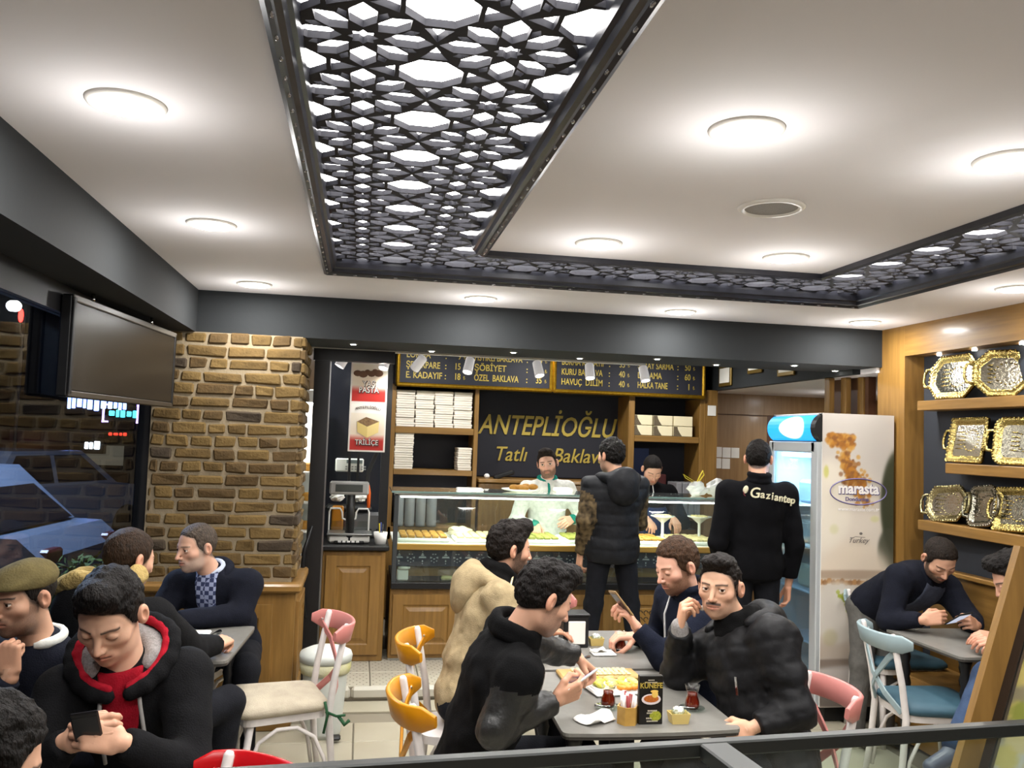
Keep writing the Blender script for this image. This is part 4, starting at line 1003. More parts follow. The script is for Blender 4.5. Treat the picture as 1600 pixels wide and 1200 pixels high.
# ================================================================ CHAIRS
CH={}
def chair(lab,x,y,dx,dy,colm,cush,grp='crossback cafe chairs'):
    key=(colm.name,cush.name if cush else ''); rz=math.atan2(dy,dx)-PI/2
    if key in CH: return dup(CH[key],(x,y,0),rz,lab)
    t=thing('crossback_chair',lab,'chair',(x,y,0),rz,grp); kw=dict(world=False)
    pol=[(-.17,-.19),(.17,-.19),(.205,.20),(-.205,.20)]; f=lambda u,v,d:(u,v,d)
    b=MB(); b.prism(rpoly(pol,.06,5),f,.425,.460); b.build('seat',m_chairw,t,**kw)
    if cush:
        P=rpoly([(-.19,-.20),(.19,-.20),(.225,.225),(-.225,.225)],.07,5); b=MB(); n=len(P); vs=[];fs=[]
        for s_,z in ((.93,.458),(1.0,.470),(1.0,.488),(.93,.506),(.70,.518),(.3,.522)): vs+=[(px*s_,py*s_,z) for px,py in P]
        for i in range(5):
            for k in range(n): fs.append((i*n+k,i*n+(k+1)%n,(i+1)*n+(k+1)%n,(i+1)*n+k))
        fs.append(tuple(range(5*n,6*n))); b.add(vs,fs); b.build('cushion',cush,t,True,False)
    for s in (-1,1):
        MB().tube([(s*.195,.205,0),(s*.185,.18,.25),(s*.172,.155,.44)],[.014,.016,.017],10).build('front_leg',m_chairw,t,True,False)
        MB().tube([(s*.185,-.25,0),(s*.178,-.215,.22),(s*.172,-.195,.44),(s*.172,-.215,.60),(s*.172,-.262,.838),(s*.172,-.264,.848)],[.014,.016,.0175,.0165,.0155,.010],10).build('rear_leg',m_chairw,t,True,False)
        MB().tube([(s*.188,.17,.09),(s*.184,.155,.25),(s*.181,.12,.345),(s*.179,.04,.395),(s*.178,-.05,.395),(s*.178,-.13,.345),(s*.180,-.18,.24),(s*.182,-.205,.10)],.0095,8).build('hoop',m_chairw,t,True,False)
        MB().ribbon([(s*.195,-.222,.80),(s*.12,-.262,.72),(s*.02,-.275,.62),(-s*.07,-.255,.54),(-s*.145,-.205,.462)],.032,.010,(0,0,1)).build('cross_brace',colm,t,world=False)
    MB().tube([(-.172,.15,.09),(-.168,.155,.25),(-.13,.16,.345),(-.05,.165,.395),(.05,.165,.395),(.13,.16,.345),(.168,.155,.25),(.172,.15,.09)],.0095,8).build('hoop',m_chairw,t,True,False)
    pts=[];ups=[]
    for i in range(17):
        a=-1+2*i/16; x_=a*.232; y_=-.245-.075*(1-a*a)+ (.055*max(0,abs(a)-.72)/.28); pts.append((x_,y_,.805-.0*abs(a))); ups.append((0,-.25,1))
    w=[.088*min(1,.45+ (1-abs(-1+2*i/16))*6) for i in range(17)]
    b=MB(); b.ribbon(pts,w,.018,ups); smooth_by_angle(b.build('back_rail',colm,t,False,False),50)
    for s in (-1,1):
        b=MB(); b.lathe((s*.172,-.232,.805),[(.0,0),(.006,0),(.005,.006),(0,.007)],8,axis=(0,1,.2)); b.build('screw',m_steel,t,True,False)
    CH[key]=t; return t
chair('white chair with beige cushion and pink top rail, beside the waste bin',-.33,4.30,-1,-.28,m_pink,m_cush)
chair('yellow railed white chair holding the man in the black varsity jacket',.46,3.15,1,.05,m_yel,None)
chair('yellow railed white chair behind the man in the beige jacket',.52,3.93,1,-.2,m_yel,None)
chair('pink railed white chair behind the man in the black puffer jacket',1.56,3.13,-1,.0,m_pink,None)
chair('pink railed white chair beyond the table with the napkin holder',1.0,4.80,-.2,-1,m_pink,None)
chair('pink railed white chair under the bearded man in navy',1.62,3.98,-1,0,m_pink,None)
chair('pale blue railed chair with blue cushion, drawn up to the bench table',2.90,4.06,1,-.15,m_blue,m_bcush)
chair('pale blue railed chair against the freezer under the man with the phone',3.30,4.93,-.05,-1,m_blue,m_bcush)
chair('red railed white chair cut off by the bottom edge of the view',-.41,2.27,-.75,-.66,m_redl,None)
chair('all white crossback chair under the man in the red lined hood',-.76,3.0,.25,-1,m_chairw,None)
chair('all white crossback chair under the man with the fleece collar',-.86,3.62,.8,.6,m_chairw,None)
chair('all white crossback chair under the grey haired man in the dark blazer',-.86,5.0,-.35,-1,m_chairw,None)
chair('all white crossback chair under the man with his hand at his mouth',-1.0,3.10,.1,-1,m_chairw,None)
# bow of green string on the beige cushion chair
b=MB(); b.tube([(-.115,4.17,.50),(-.10,4.165,.44),(-.115,4.16,.36)],.007,6); b.tube([(-.11,4.17,.455),(-.06,4.15,.44),(-.02,4.13,.45)],.006,6); b.tube([(-.05,4.15,.44),(-.02,4.12,.41),(.0,4.12,.43)],.009,6)
tag(b.build('cushion_tie',M('green_string',(30,76,44),.8),None,True),'dark green cushion tie knotted on the pink railed chair','tie')
# ================================================================ TABLE TOP THINGS
TZ=.75
m_tea=M('tea',(120,30,8),.08,spec=.6,trans=.35); 
def tea(x,y,lab,held=0):
    t=thing('tea_glass',lab,'glass',(x,y,TZ+held),0,'tulip tea glasses'); z=TZ+held
    MB().lathe((x,y,z),[(.021,0),(.026,.004),(.029,.020),(.026,.036),(.020,.052),(.0205,.064),(.029,.092),(.0285,.092),(.0195,.064),(.019,.052),(.025,.036),(.028,.02),(.024,.006),(0,.005)],24).build('glass',m_tglass,t,True)
    MB().lathe((x,y,z),[(.0,.006),(.024,.007),(.0275,.02),(.0245,.036),(.0185,.052),(.0188,.063),(0,.0631)],24).build('tea',m_tea,t,True)
    MB().lathe((x,y,z),[(0,.001),(.03,.001),(.046,.006),(.048,.009),(.03,.0045),(0,.0035)],24).build('saucer',m_cglass,t,True)
    MB().tube([(x-.055,y-.01,z+.012),(x-.03,y-.012,z+.012),(x+.0,y-.03,z+.015)],[.006,.002,.002],6).build('spoon',m_chrome,t,True)
tea(.955,3.20,'tulip glass of red tea beside the plate of fruit'); tea(1.272,3.16,'tulip glass of red tea before the man in the puffer jacket'); 
t=thing('sugar_stick_box','wooden box of white sugar sticks in front of the tea glass','box',(.975,3.02,TZ))
m_lw2=M('light_wood_box',(190,150,74),.5,var=(168,128,58),vs=30)
b=MB(); b.lathe((.975,3.025,TZ),[(.038,0),(.038,.062),(.033,.062),(.033,.01),(0,.01)],6); b.build('box',m_lw2,t)
m_stk=M('sugar_paper',(236,230,224),.6); m_stk2=M('sugar_print',(150,60,60),.6)
rr=random.Random(4)
for i in range(18):
    a=rr.uniform(0,2*PI); r=.026*math.sqrt(rr.random()); x,y=.975+r*math.cos(a),3.025+r*math.sin(a); dx,dy=rr.uniform(-.012,.012),rr.uniform(-.012,.012)
    s_=MB(); s_.tube([(x,y,TZ+.012),(x+dx,y+dy,TZ+.10+rr.uniform(-.006,.008))],.0042,6); s_.build('sugar_stick',m_stk if i%5 else m_stk2,t,True)
# menu card
mc=thing('menu_card','black upright menu card with a dessert picture on the tea table','menu card',(1.06,3.0,TZ))
rb((1.055,3.015,TZ+.085),(.088,.022,.170),.002,'card',M('menu_black',(24,22,20),.35),mc)
yq=3.003
text('lettering','KÜNEFE',.026,m_goldtxt,mc,(1.055,yq,TZ+.135),off=.0005,sx=.9)
b=MB(); 
for z,w in ((.147,.052),(.155,.026)):
    for i in range(int(w/.006)): b.rbox((1.055-w/2+.003+.006*i,yq,TZ+z),(.0045,.0006,.0035),.0002)
for z,w in ((.048,.04),(.040,.046),(.022,.05),(.012,.046)):
    for i in range(int(w/.006)): b.rbox((1.062-w/2+.003+.006*i,yq,TZ+z),(.0045,.0006,.005),.0002)
o=b.build('small_print',M('menu_print',(190,180,160),.5),mc); o['kind']='stuff'
b=MB(); b.ell((1.055,yq,TZ+.088),(.036,.0007,.019),24,8); b.build('plate_picture',M('menu_plate',(220,206,206),.5),mc)
b=MB(); b.ell((1.055,yq-.0006,TZ+.090),(.028,.0007,.013),20,8); b.build('kunefe_picture',M('menu_kunefe',(196,112,40),.5,var=(160,80,24),vs=200),mc)
b=MB(); b.ell((1.068,yq-.0012,TZ+.106),(.012,.0006,.013),12,6); b.ell((1.066,yq-.0012,TZ+.116),(.015,.0006,.005),12,6); b.build('cheese_picture',M('menu_cheese',(226,186,92),.5),mc)
b=MB(); b.ell((1.072,yq,TZ+.030),(.022,.0005,.018),16,6); b.build('fruit_picture',M('menu_fruit',(170,170,50),.5,var=(120,130,30),vs=150),mc)
# bowls
def bowl(x,y,lab,s=1):
    t=thing('sugar_bowl',lab,'bowl',(x,y,TZ)); b=MB()
    P=[(-.036,-.026),(.036,-.026),(.036,.026),(-.036,.026)]; vs=[];fs=[]
    for k,(s_,z) in enumerate(((.82,0),(1,.036),(.93,.036),(.78,.008))): vs+=[(x+u*s_*s,y+v*s_*s,TZ+z) for u,v in P]
    for i in range(3):
        for k in range(4): fs.append((i*4+k,i*4+(k+1)%4,(i+1)*4+(k+1)%4,(i+1)*4+k))
    fs+=[(3,2,1,0),(12,13,14,15)]; b.add(vs,fs); b.build('bowl',M('pale_wood_bowl',(206,182,110),.5),t)
    for i,(dx,dy) in enumerate([(-.015,0),(.01,.008),(.016,-.008),(-.004,.012)]): crumple('wrapped_sweet',(x+dx,y+dy,TZ+.034+.004*(i%2)),.014,m_paper if i%2 else m_cglass,20+i,t)
bowl(1.165,3.02,'pale square bowl of wrapped sweets beside the menu card'); bowl(1.175,4.17,'pale square bowl of wrapped sweets beyond the napkin holder')
# fruit plate, board, napkin
t=thing('fruit_plate','white square plate of fruit slices in the middle of the tea table','plate',(1.06,3.42,TZ))
rm=Matrix.Rotation(.15,3,'Z'); b=MB(); b.rbox((1.055,3.43,TZ+.008),(.25,.19,.012),.005,rm); b.rbox((1.055,3.43,TZ+.015),(.22,.16,.006),.003,rm); b.build('plate',m_whitep,t)
rr=random.Random(8)
for i in range(14):
    x=.985+.05*(i%4)+rr.uniform(-.01,.01) -(.0); y=3.39+.035*(i//4)+rr.uniform(-.008,.008); c=[M('lime_slice',(196,196,80),.35),M('lemon_slice',(228,214,110),.35)][i%2]
    b=MB(); b.ell((x,y,TZ+.026+.006*rr.random()),(.026,.014,.010),10,6,Matrix.Rotation(rr.uniform(0,3),3,'Z')); b.build('fruit_slice',c,t,True)
for i in range(5):
    b=MB(); b.ell((1.06+.022*i,3.365+.004*i,TZ+.026),(.018,.026,.012),10,6,Matrix.Rotation(.5,3,'Z')); b.build('orange_slice',M('orange_slice',(226,136,40),.35),t,True)
t=thing('serving_board','pale wooden board with crumbs behind the fruit plate','board',(1.03,3.60,TZ))
rb((1.03,3.61,TZ+.010),(.34,.13,.02),.006,'board',M('board_wood',(186,154,96),.6,var=(160,128,74),vs=12),t); o=blobs('crumbs',t,.92,1.16,3.56,3.66,TZ+.02,12,5,m_bak[2],.008,3)
def napkin(name,c,w,d,lab,seed,rz=0,h=.03):
    rr=random.Random(seed); n=7; vs=[];fs=[]
    for i in range(n):
        for j in range(n):
            u,v=i/(n-1)-.5,j/(n-1)-.5; z=.004+h*max(0,(math.sin(u*5+seed)*math.cos(v*4+seed)))+rr.uniform(0,.004)
            q=Matrix.Rotation(rz,3,'Z')@Vector((u*w*(1-.3*abs(v)),v*d*(1-.2*abs(u)),0)); vs.append((c[0]+q.x,c[1]+q.y,c[2]+z))
    for i in range(n-1):
        for j in range(n-1): fs.append((i*n+j,(i+1)*n+j,(i+1)*n+j+1,i*n+j+1))
    b=MB(); b.add(vs,fs); o=b.build(name,m_paper,None,True); tag(o,lab,'napkin'); s=o.modifiers.new('s','SOLIDIFY'); s.thickness=.002; return o
napkin('napkin',(.865,3.06,TZ),.15,.10,'crumpled white napkin at the near left corner of the tea table',3,.5)
t=thing('napkin_holder','black napkin holder with white napkins on the rear table','napkin holder',(1.06,4.16,TZ))
rb((1.06,4.17,TZ+.075),(.125,.11,.15),.004,'case',m_black,t); rb((1.062,4.112,TZ+.072),(.085,.008,.11),.02,'napkins',m_paper,t); rb((1.06,4.17,TZ+.155),(.135,.12,.012),.004,'lid',m_black,t)
t=thing('white_saucer','white square saucer with torn paper beside the reaching hand','saucer',(1.15,3.98,TZ)); rb((1.16,3.99,TZ+.006),(.11,.09,.010),.004,'saucer',m_whitep,t); o=napkin('torn_paper',(1.14,4.0,TZ+.010),.08,.06,None,5,.3,.012); o.parent=t; o.matrix_parent_inverse=WM[t.name].inverted()
for k in ('category','label'):
    if k in o: del o[k]
b=MB(); b.tube([(.98,3.86,TZ+.004),(1.02,3.90,TZ+.006),(1.08,3.93,TZ+.006)],[.0025,.002,.006],6); tag(b.build('teaspoon',m_chrome,None,True),'steel spoon lying near the rear table edge','spoon')
t=thing('food_plate','white plate with green salad on the table by the brick pillar','plate',(-.80,4.38,TZ))
rb((-.81,4.38,TZ+.008),(.26,.19,.014),.006,'plate',m_whitep,t); o=blobs('salad',t,-.90,-.76,4.33,4.45,TZ+.014,6,5,M('salad_green',(128,140,44),.6,var=(170,160,70),vs=60),.02,6)
b=MB(); b.tube([(-.69,4.30,TZ+.006),(-.66,4.40,TZ+.014),(-.64,4.46,TZ+.010)],[.004,.003,.010],6); tag(b.build('fork',m_chrome,None,True),'steel fork resting right of the salad plate','fork')
# ================================================================ SCREEN, BIN
t=thing('wall_screen','wide dark switched-off screen hung under the window beam','screen',(-1.12,4.4,2.05))
p0,p1=Vector((-1.185,3.74,0)),Vector((-1.065,5.10,0)); dv=(p1-p0); L=dv.length; ang=math.atan2(dv.y,dv.x); rm=Matrix.Rotation(ang,3,'Z'); mid=(p0+p1)/2
def scr(du,dd,dz,s,bev,n,mt): c=mid+rm@Vector((du,dd,0)); return rb((c.x,c.y,2.065+dz),s,bev,n,mt,t,rm)
m_scr=M('screen_glass',(34,30,25),.32,spec=.3,bump=.05,bs=700)
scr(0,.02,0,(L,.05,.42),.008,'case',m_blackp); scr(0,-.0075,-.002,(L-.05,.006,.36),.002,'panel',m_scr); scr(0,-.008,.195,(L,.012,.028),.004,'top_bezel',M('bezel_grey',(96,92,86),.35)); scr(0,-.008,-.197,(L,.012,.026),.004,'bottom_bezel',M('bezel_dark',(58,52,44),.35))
for s in (-1,1): scr(s*(L/2-.012),-.008,0,(.024,.012,.40),.003,'side_bezel',m_blackp)
for q in (-.42,.35):
    c=mid+rm@Vector((q,.02,0)); MB().tube([(c.x,c.y,2.27),(c.x,c.y,2.315)],.008,8).build('hook',m_chrome,t,True)
    
t=thing('waste_bin','pale grey pedal bin with a white liner beside the brick pillar','bin',(-.15,5.25,0))
m_bin=M('bin_plastic',(196,200,194),.4); c=(-.15,5.22,0)
MB().lathe(c,[(.098,0),(.104,.03),(.132,.40),(.134,.42),(.10,.42)],28).build('body',m_bin,t,True)
MB().lathe(c,[(.140,.36),(.146,.385),(.148,.42),(.142,.425)],28).build('liner',M('bin_liner',(214,212,190),.5,bump=.4,bs=40,var=(190,186,120),vs=9),t,True)
MB().lathe(c,[(.150,.425),(.153,.455),(.146,.475),(.10,.495),(.04,.503),(0,.504)],28).build('lid',m_bin,t,True)
b=MB(); b.rbox((-.08,5.09,.025),(.07,.06,.02),.008); b.build('pedal',m_blackp,t)
tag(rb((-.30,5.45,.35),(.04,.1,.22),.01,'red_packet',M('red_packet',(170,70,40),.5,var=(200,120,50),vs=40),None),'red and orange snack packet hanging between plinth and door frame','packet') if False else None
# ================================================================ FOREGROUND CASE AND PICTURE STAND
fc=thing('counter_case','black framed glass counter case at the bottom of the view','display case',(.63,1.52,0),.085)
m_alu=M('dark_aluminium',(44,46,44),.38,metal=.3)
def fb(c,s,n='frame_bar',mt=m_alu,bev=.003): b=MB(); b.rbox(c,s,bev); return b.build(n,mt,fc,world=False)
fb((.5,0,1.20),(2.9,.026,.026)); fb((.5,-.62,1.20),(2.9,.026,.026)); fb((.02,-.31,1.197),(.055,.60,.03)); fb((-.93,-.31,1.2),(.026,.60,.026)); fb((1.94,-.31,1.2),(.026,.60,.026))
for x in (-.93,1.94):
    for y in (0,-.62): fb((x,y,.60),(.026,.026,1.18))
fb((.5,-.0,.04),(2.9,.026,.08)); fb((.5,-.62,.04),(2.9,.026,.08))
b=MB(); b.box((-.91,-.003,.09),(1.92,.003,1.185)); b.build('front_glass',m_cglass,fc,world=False)
b=MB(); b.box((-.91,-.60,.05),(1.92,-.015,.07)); b.build('deck',m_blackp,fc,world=False)
ps=thing('picture_stand','wooden framed picture stand of iced pastries at the right edge','picture stand',(1.5,1.75,0))
A=Vector((1.335,1.78,0.99)); B=Vector((1.512,1.78,1.535)); up=(B-A).normalized(); ext=A-up*(A.z/up.z)
sd=Vector((up.z,-.25,-up.x)).normalized(); nn=sd.cross(up).normalized()
def slab(p0,p1,w,th,n,mt,off=0,perp=None):
    pr=perp or sd; o=nn*off; b=MB(); q=[p0-pr*w/2,p1-pr*w/2,p1+pr*w/2,p0+pr*w/2]; vs=[x+o for x in q]+[x+o+nn*th for x in q]
    b.add(vs,[(0,1,2,3),(7,6,5,4),(0,4,5,1),(1,5,6,2),(2,6,7,3),(3,7,4,0)]); return b.build(n,mt,ps)
slab(ext,B,.042,.03,'side_rail',m_oz); slab(ext+sd*.56,B+sd*.56,.042,.03,'side_rail',m_oz)
slab(B-up*.021,B-up*.021+sd*.58,.042,.03,'top_rail',m_ox,0,up); slab(A-up*.35,A-up*.35+sd*.56,.042,.03,'bottom_rail',m_ox,0,up)
slab(ext+sd*.033,B+sd*.033,.024,.018,'inner_edge',M('dark_inner_edge',(50,34,20),.5),.004); slab(A-up*.3+sd*.052,B-up*.05+sd*.052,.006,.016,'metal_strip',m_steel,.006)
slab(ext+nn*.5+sd*.28,B-up*.1+sd*.28,.03,.02,'rear_leg',m_oz) if False else MB().tube([B+sd*.28-up*.05-nn*.0,Vector((1.55,2.15,0))],.015,6).build('rear_leg',m_oz,ps)
def past_paint(u,v):
    n=len(u); c=np.tile(np.array((150.,140,110)),(n,1)); rs=np.random.RandomState(2)
    def bl(cx,cz,rx,rz,col,a=1):
        nonlocal c
        d=((u-cx)/rx)**2+((v-cz)/rz)**2; mk=(a/(1+np.exp(np.clip((d-1)*10,-50,50))))[:,None]; c=c*(1-mk)+np.array(col)*mk
    bl(.3,.35,.5,.25,(216,214,206)); bl(.2,.95,.5,.2,(190,176,120))
    for i in range(60): bl(rs.rand()*.7,.5+rs.rand()*.4,.06,.035,[(214,196,110),(196,90,96),(226,214,190),(130,140,60),(226,206,150)][rs.randint(5)],.8)
    bl(.25,.12,.3,.10,(150,150,90)); bl(.3,.3,.3,.05,(228,228,226))
    return c
painted('picture',m_gloss,ps,tuple(A-up*.3+sd*.056+nn*.012),tuple(sd*.48),tuple(up*.80),60,90,past_paint)
slab(A-up*.33+sd*.30,B-up*.04+sd*.30,.50,.006,'backing',m_blackp,.004)
# ================================================================ STREET OUTSIDE
struct(MB().box((-30,-4,-.3),(-1.32,40,-.12)).build('ground_street',M('asphalt',(40,40,44),.8)))
def car(lab,x,y,rz,colr,L=4.1,Wd=1.7,H=1.45,lit=True):
    t=thing('parked_car',lab,'car',(x,y,-.12),rz); cp=M('car_paint_%d'%colr[2],colr,.25,metal=.3,coat=.5)
    f=lambda u,v,d:(u,d,v); body=[(-L/2,.35),(-L/2+.05,.75),(-L/2+.25,.92),(-.95,.95),(1.0,.95),(1.75,.86),(L/2-.05,.68),(L/2,.4),(L/2-.1,.22)]
    for wx in (1.3,-1.25): body+= [(wx+.36*math.cos(a),.22+.36*math.sin(a)) for a in [PI*i/8 for i in range(9)]]
    body+=[(-L/2+.1,.22)]
    b=MB(); b.prism(body,f,-Wd/2,Wd/2); b.build('body',cp,t,world=False)
    b=MB(); vs=[]; n=0
    for s,ins in ((-1,.05),(1,.05)):
        for u,v,i2 in [(-1.55,.94,0),(-1.05,H,.14),(.35,H,.14),(1.05,.94,0)]: vs.append((u,s*(Wd/2-.03-i2),v))
    b.add(vs,[(0,1,2,3),(7,6,5,4),(0,4,5,1),(1,5,6,2),(2,6,7,3),(3,7,4,0)]); b.build('cabin',cp,t,world=False)
    gm=M('car_window',(14,16,20),.08,spec=.6)
    b=MB()
    for s in (-1,1):
        yy=lambda v: s*(Wd/2-.03-.14*(v-.94)/(H-.94)+.004)
        for q in ([(-1.33,.99),(-1.0,H-.06),(-.35,H-.06),(-.35,.99)],[(-.27,.99),(-.27,H-.06),(.30,H-.06),(.82,.99)]): b.add([(u,yy(v),v) for u,v in q],[(0,1,2,3)])
    for (u0,v0,u1,v1) in ((-1.575,.96,-1.07,H-.04),(1.055,.96,.37,H-.04)): b.add([(u0,-.70,v0),(u0,.70,v0),(u1,.60,v1),(u1,-.60,v1)],[(0,1,2,3)])
    b.build('side_glass',gm,t,world=False)
    for wx in (1.3,-1.25):
        for s in (-1,1): b=MB(); b.lathe((wx,s*(Wd/2-.1),.30),[(0,-.09),(.29,-.09),(.31,-.06),(.31,.06),(.29,.09),(.18,.08),(0,.08)],20,axis=(0,s,0)); b.build('wheel',m_blackp,t,True,False)
    for s in (-1,1):
        b=MB(); b.rbox((-L/2+.08,s*.62,.76),(.10,.26,.13),.02); b.build('tail_light',(M('tail_lamp',(255,40,24),.3,emit=2.5) if lit else M('tail_lamp_off',(70,20,22),.25)),t,world=False)
        b=MB(); b.rbox((L/2-.12,s*.58,.66),(.16,.30,.12),.03); b.build('head_light',M('head_lamp',(220,226,255),.2,emit=.6),t,world=False)
    return t
car('pale blue lit car parked just beyond the window',-4.40,8.6,PI-.10,(120,130,146),lit=False)
car('silver car with a glowing tail light farther down the street',-5.0,14.2,1.2,(120,124,132))
car('dark car with bright red brake lights at the left end of the street',-8.4,19.0,1.75,(40,42,50))
m_fac=M('dark_facade',(22,22,28),.8)
bl=thing('street_building','dark building across the street with lit signs','building',(-10,26,-.12))
MB().box((-24,26,-.12),(-2.5,27,7)).build('wall',m_fac,bl)
MB().box((-9.5,25.7,1.2),(-7.0,26.0,1.5)).build('awning',M('awning_grey',(70,72,80),.7),bl); MB().box((-7.6,25.9,.6),(-6.6,25.98,1.15)).build('shop_window',M('lit_shop_window',(120,110,90),.5,emit=.6),bl)
def neon(n,x,y,z,w,h,col,e,lab,seed):
    rr=random.Random(seed); t=thing(n,lab,'sign',(x,y,z)); b=MB(); u=0
    while u<w:
        k=rr.uniform(.10,.2); b.rbox((x+u+k/2,y,z+h/2+rr.uniform(-.04,.04)*h),(k*.75,.03,h*rr.uniform(.55,.95)),.03); u+=k
    b.build('glow_blocks',M('neon_%d'%seed,col,.5,emit=e),t)['kind']='stuff'; MB().box((x-.1,y+.03,z-.1),(x+w+.1,26.0,z+h+.1)).build('back_board',m_black,t); return t
def at20(px,py,Yv=25.6):
    d=cf+(px-800)/1350*cr-(py-600)/1350*cu; q=d*(Yv/d.y); return q.x,q.z+1.75
for n,x,y,z,w,h,col,e,lab,sd_ in [('neon_sign',-8.06,25.6,2.10,1.45,.42,(150,180,255),7,'bright blue white neon sign under the screen',1),('neon_sign',-6.98,25.6,1.93,.75,.24,(80,230,240),5,'turquoise neon sign in a white bracket frame',2),
      ('neon_sign',-6.95,25.6,1.42,.45,.12,(255,60,40),3,'small red neon sign above the white shop light',3),('neon_sign',-7.55,25.6,1.02,.40,.26,(255,255,250),8,'small white glowing shop sign lower down',4)]:
    neon(n,x,y,z,w,h,col,e,lab,sd_)
b=MB()
for (x0,x1) in ((-7.12,-6.98),(-6.22,-6.08)): b.box((x0,25.55,1.80),(x0+.05,25.6,2.32)); b.box((x0,25.55,2.27),(x0+.16,25.6,2.32)); b.box((x0,25.55,1.80),(x0+.16,25.6,1.85))
b.build('sign_bracket',M('neon_white',(220,190,255),.5,emit=3),bpy.data.objects['neon_sign.001'])
for k,(x,y,z,r,c,e,l) in enumerate([(-5.5,15,3.45,.07,(255,40,30),14,'red traffic light high on the left'),(-8.82,25.5,.72,.13,(255,70,50),6,'pair of small red tail lights at the left'),(-9.36,25.5,.40,.17,(255,60,60),12,'bright red tail light at the far left of the street')]):  # first a traffic light, the others car tail lights set on poles
    b=MB(); b.ell((x,y,z),(r*(.6 if k==0 else 1.6),r*.5,r*(1.6 if k==0 else .6)),10,6); o=tag(b.build('red_light',M('red_lamp_%d'%k,c,.4,emit=e),None,True),l,'lamp')
    MB().tube([(x,y+.1,-.12),(x,y+.1,z)],.03,6).build('pole',m_black,o)
rr=random.Random(11); m_leafs=M('hedge_leaf',(74,100,30),.8,var=(44,64,18),vs=5)
for k,(x,y) in enumerate([(-2.05,5.2),(-2.3,6.3),(-2.0,7.2),(-2.6,4.2)]):
    t=thing('street_bush','green bush on the pavement outside, %s'%['nearest the mullion','second from the mullion','third from the mullion','nearest the camera'][k],'bush',(x,y,-.12),0,'bushes outside the window')
    b=MB()
    for i in range(700):
        d=Vector((rr.gauss(0,1),rr.gauss(0,1),rr.gauss(0,1))).normalized(); c=Vector((x,y,.38))+Vector((d.x*.42,d.y*.5,d.z*.42))*rr.uniform(.6,1); u=Vector((rr.gauss(0,1),rr.gauss(0,1),rr.gauss(0,1))).normalized(); w=u.cross(d).normalized(); s=.035
        b.add([c-u*s,c+w*s*.5,c+u*s,c-w*s*.5],[(0,1,2,3)])
    o=b.build('foliage',m_leafs,t); o['kind']='stuff'; MB().tube([(x,y,-.12),(x,y,.4)],.03,6).build('stem',m_black,t)
lamp('AREA','lamp',(-4.0,8.0,4.2),520,(.62,.76,1),1.5,(-3.5,8,0)); lamp('POINT','lamp',(-2.4,5.6,2.2),9,(1,.86,.5),.1)
# ================================================================ PEOPLE (signed-distance bodies, surface-net skin)
f32 = np.float32
def nets(D, o, h):
    s = D < 0
    c = np.zeros(tuple(n-1 for n in D.shape), np.int8)
    for i in (0,1):
        for j in (0,1):
            for k in (0,1): c += s[i:s.shape[0]-1+i, j:s.shape[1]-1+j, k:s.shape[2]-1+k]
    act = np.argwhere((c > 0) & (c < 8)); idx = -np.ones(c.shape, np.int32); idx[tuple(act.T)] = np.arange(len(act))
    acc = np.zeros((len(act), 3)); cnt = np.zeros(len(act))
    cor = [(i,j,k) for i in (0,1) for j in (0,1) for k in (0,1)]
    val = {q: D[act[:,0]+q[0], act[:,1]+q[1], act[:,2]+q[2]] for q in cor}
    for a in cor:
        for ax in range(3):
            if a[ax] == 0:
                b = list(a); b[ax] = 1; b = tuple(b); da, db = val[a], val[b]; m_ = (da < 0) != (db < 0)
                t = da[m_]/(da[m_]-db[m_]); p = np.tile(np.array(a, float), (len(t), 1)); p[:, ax] += t
                acc[m_] += p; cnt[m_] += 1
    V = np.array(o)+h*(act+acc/cnt[:, None]); F = []
    for ax in range(3):
        sl0 = [slice(1, -1)]*3; sl1 = [slice(1, -1)]*3; sl0[ax] = slice(0, -1); sl1[ax] = slice(1, None)
        A = s[tuple(sl0)]; B = s[tuple(sl1)]
        for flip in (0, 1):
            e = np.argwhere((A & ~B) if not flip else (~A & B))
            if not len(e): continue
            u, w = [(1,2),(2,0),(0,1)][ax]; e2 = e.copy(); e2[:, u] += 1; e2[:, w] += 1
            q = []
            for du, dw in ((-1,-1),(0,-1),(0,0),(-1,0)):
                g = e2.copy(); g[:, u] += du; g[:, w] += dw; q.append(idx[tuple(g.T)])
            q = np.stack(q, 1); F.append(q if not flip else q[:, ::-1])
    F = np.concatenate(F); F = F[(F >= 0).all(1)]
    return V, F
_LAT = np.random.RandomState(5).rand(32, 32, 32).astype(f32)*2-1
def vnoise(P, fr):
    q = [p*fr+7.3 for p in P]; i = [np.floor(v).astype(np.int32) for v in q]; t = [(v-a).astype(f32) for v, a in zip(q, i)]; t = [v*v*(3-2*v) for v in t]
    r = 0
    for a in (0,1):
        for b in (0,1):
            for c in (0,1):
                w = (t[0] if a else 1-t[0])*(t[1] if b else 1-t[1])*(t[2] if c else 1-t[2])
                r = r+w*_LAT[(i[0]+a) & 31, (i[1]+b) & 31, (i[2]+c) & 31]
    return r
def d_cap(P, a, b, r1, r2):
    a = np.array(a, f32); ab = np.array(b, f32)-a; L = max(float(ab@ab), 1e-9)
    X, Y, Z = P[0]-a[0], P[1]-a[1], P[2]-a[2]
    t = np.clip((X*ab[0]+Y*ab[1]+Z*ab[2])/f32(L), 0, 1)
    return np.sqrt((X-t*ab[0])**2+(Y-t*ab[1])**2+(Z-t*ab[2])**2)-(r1+(r2-r1)*t)
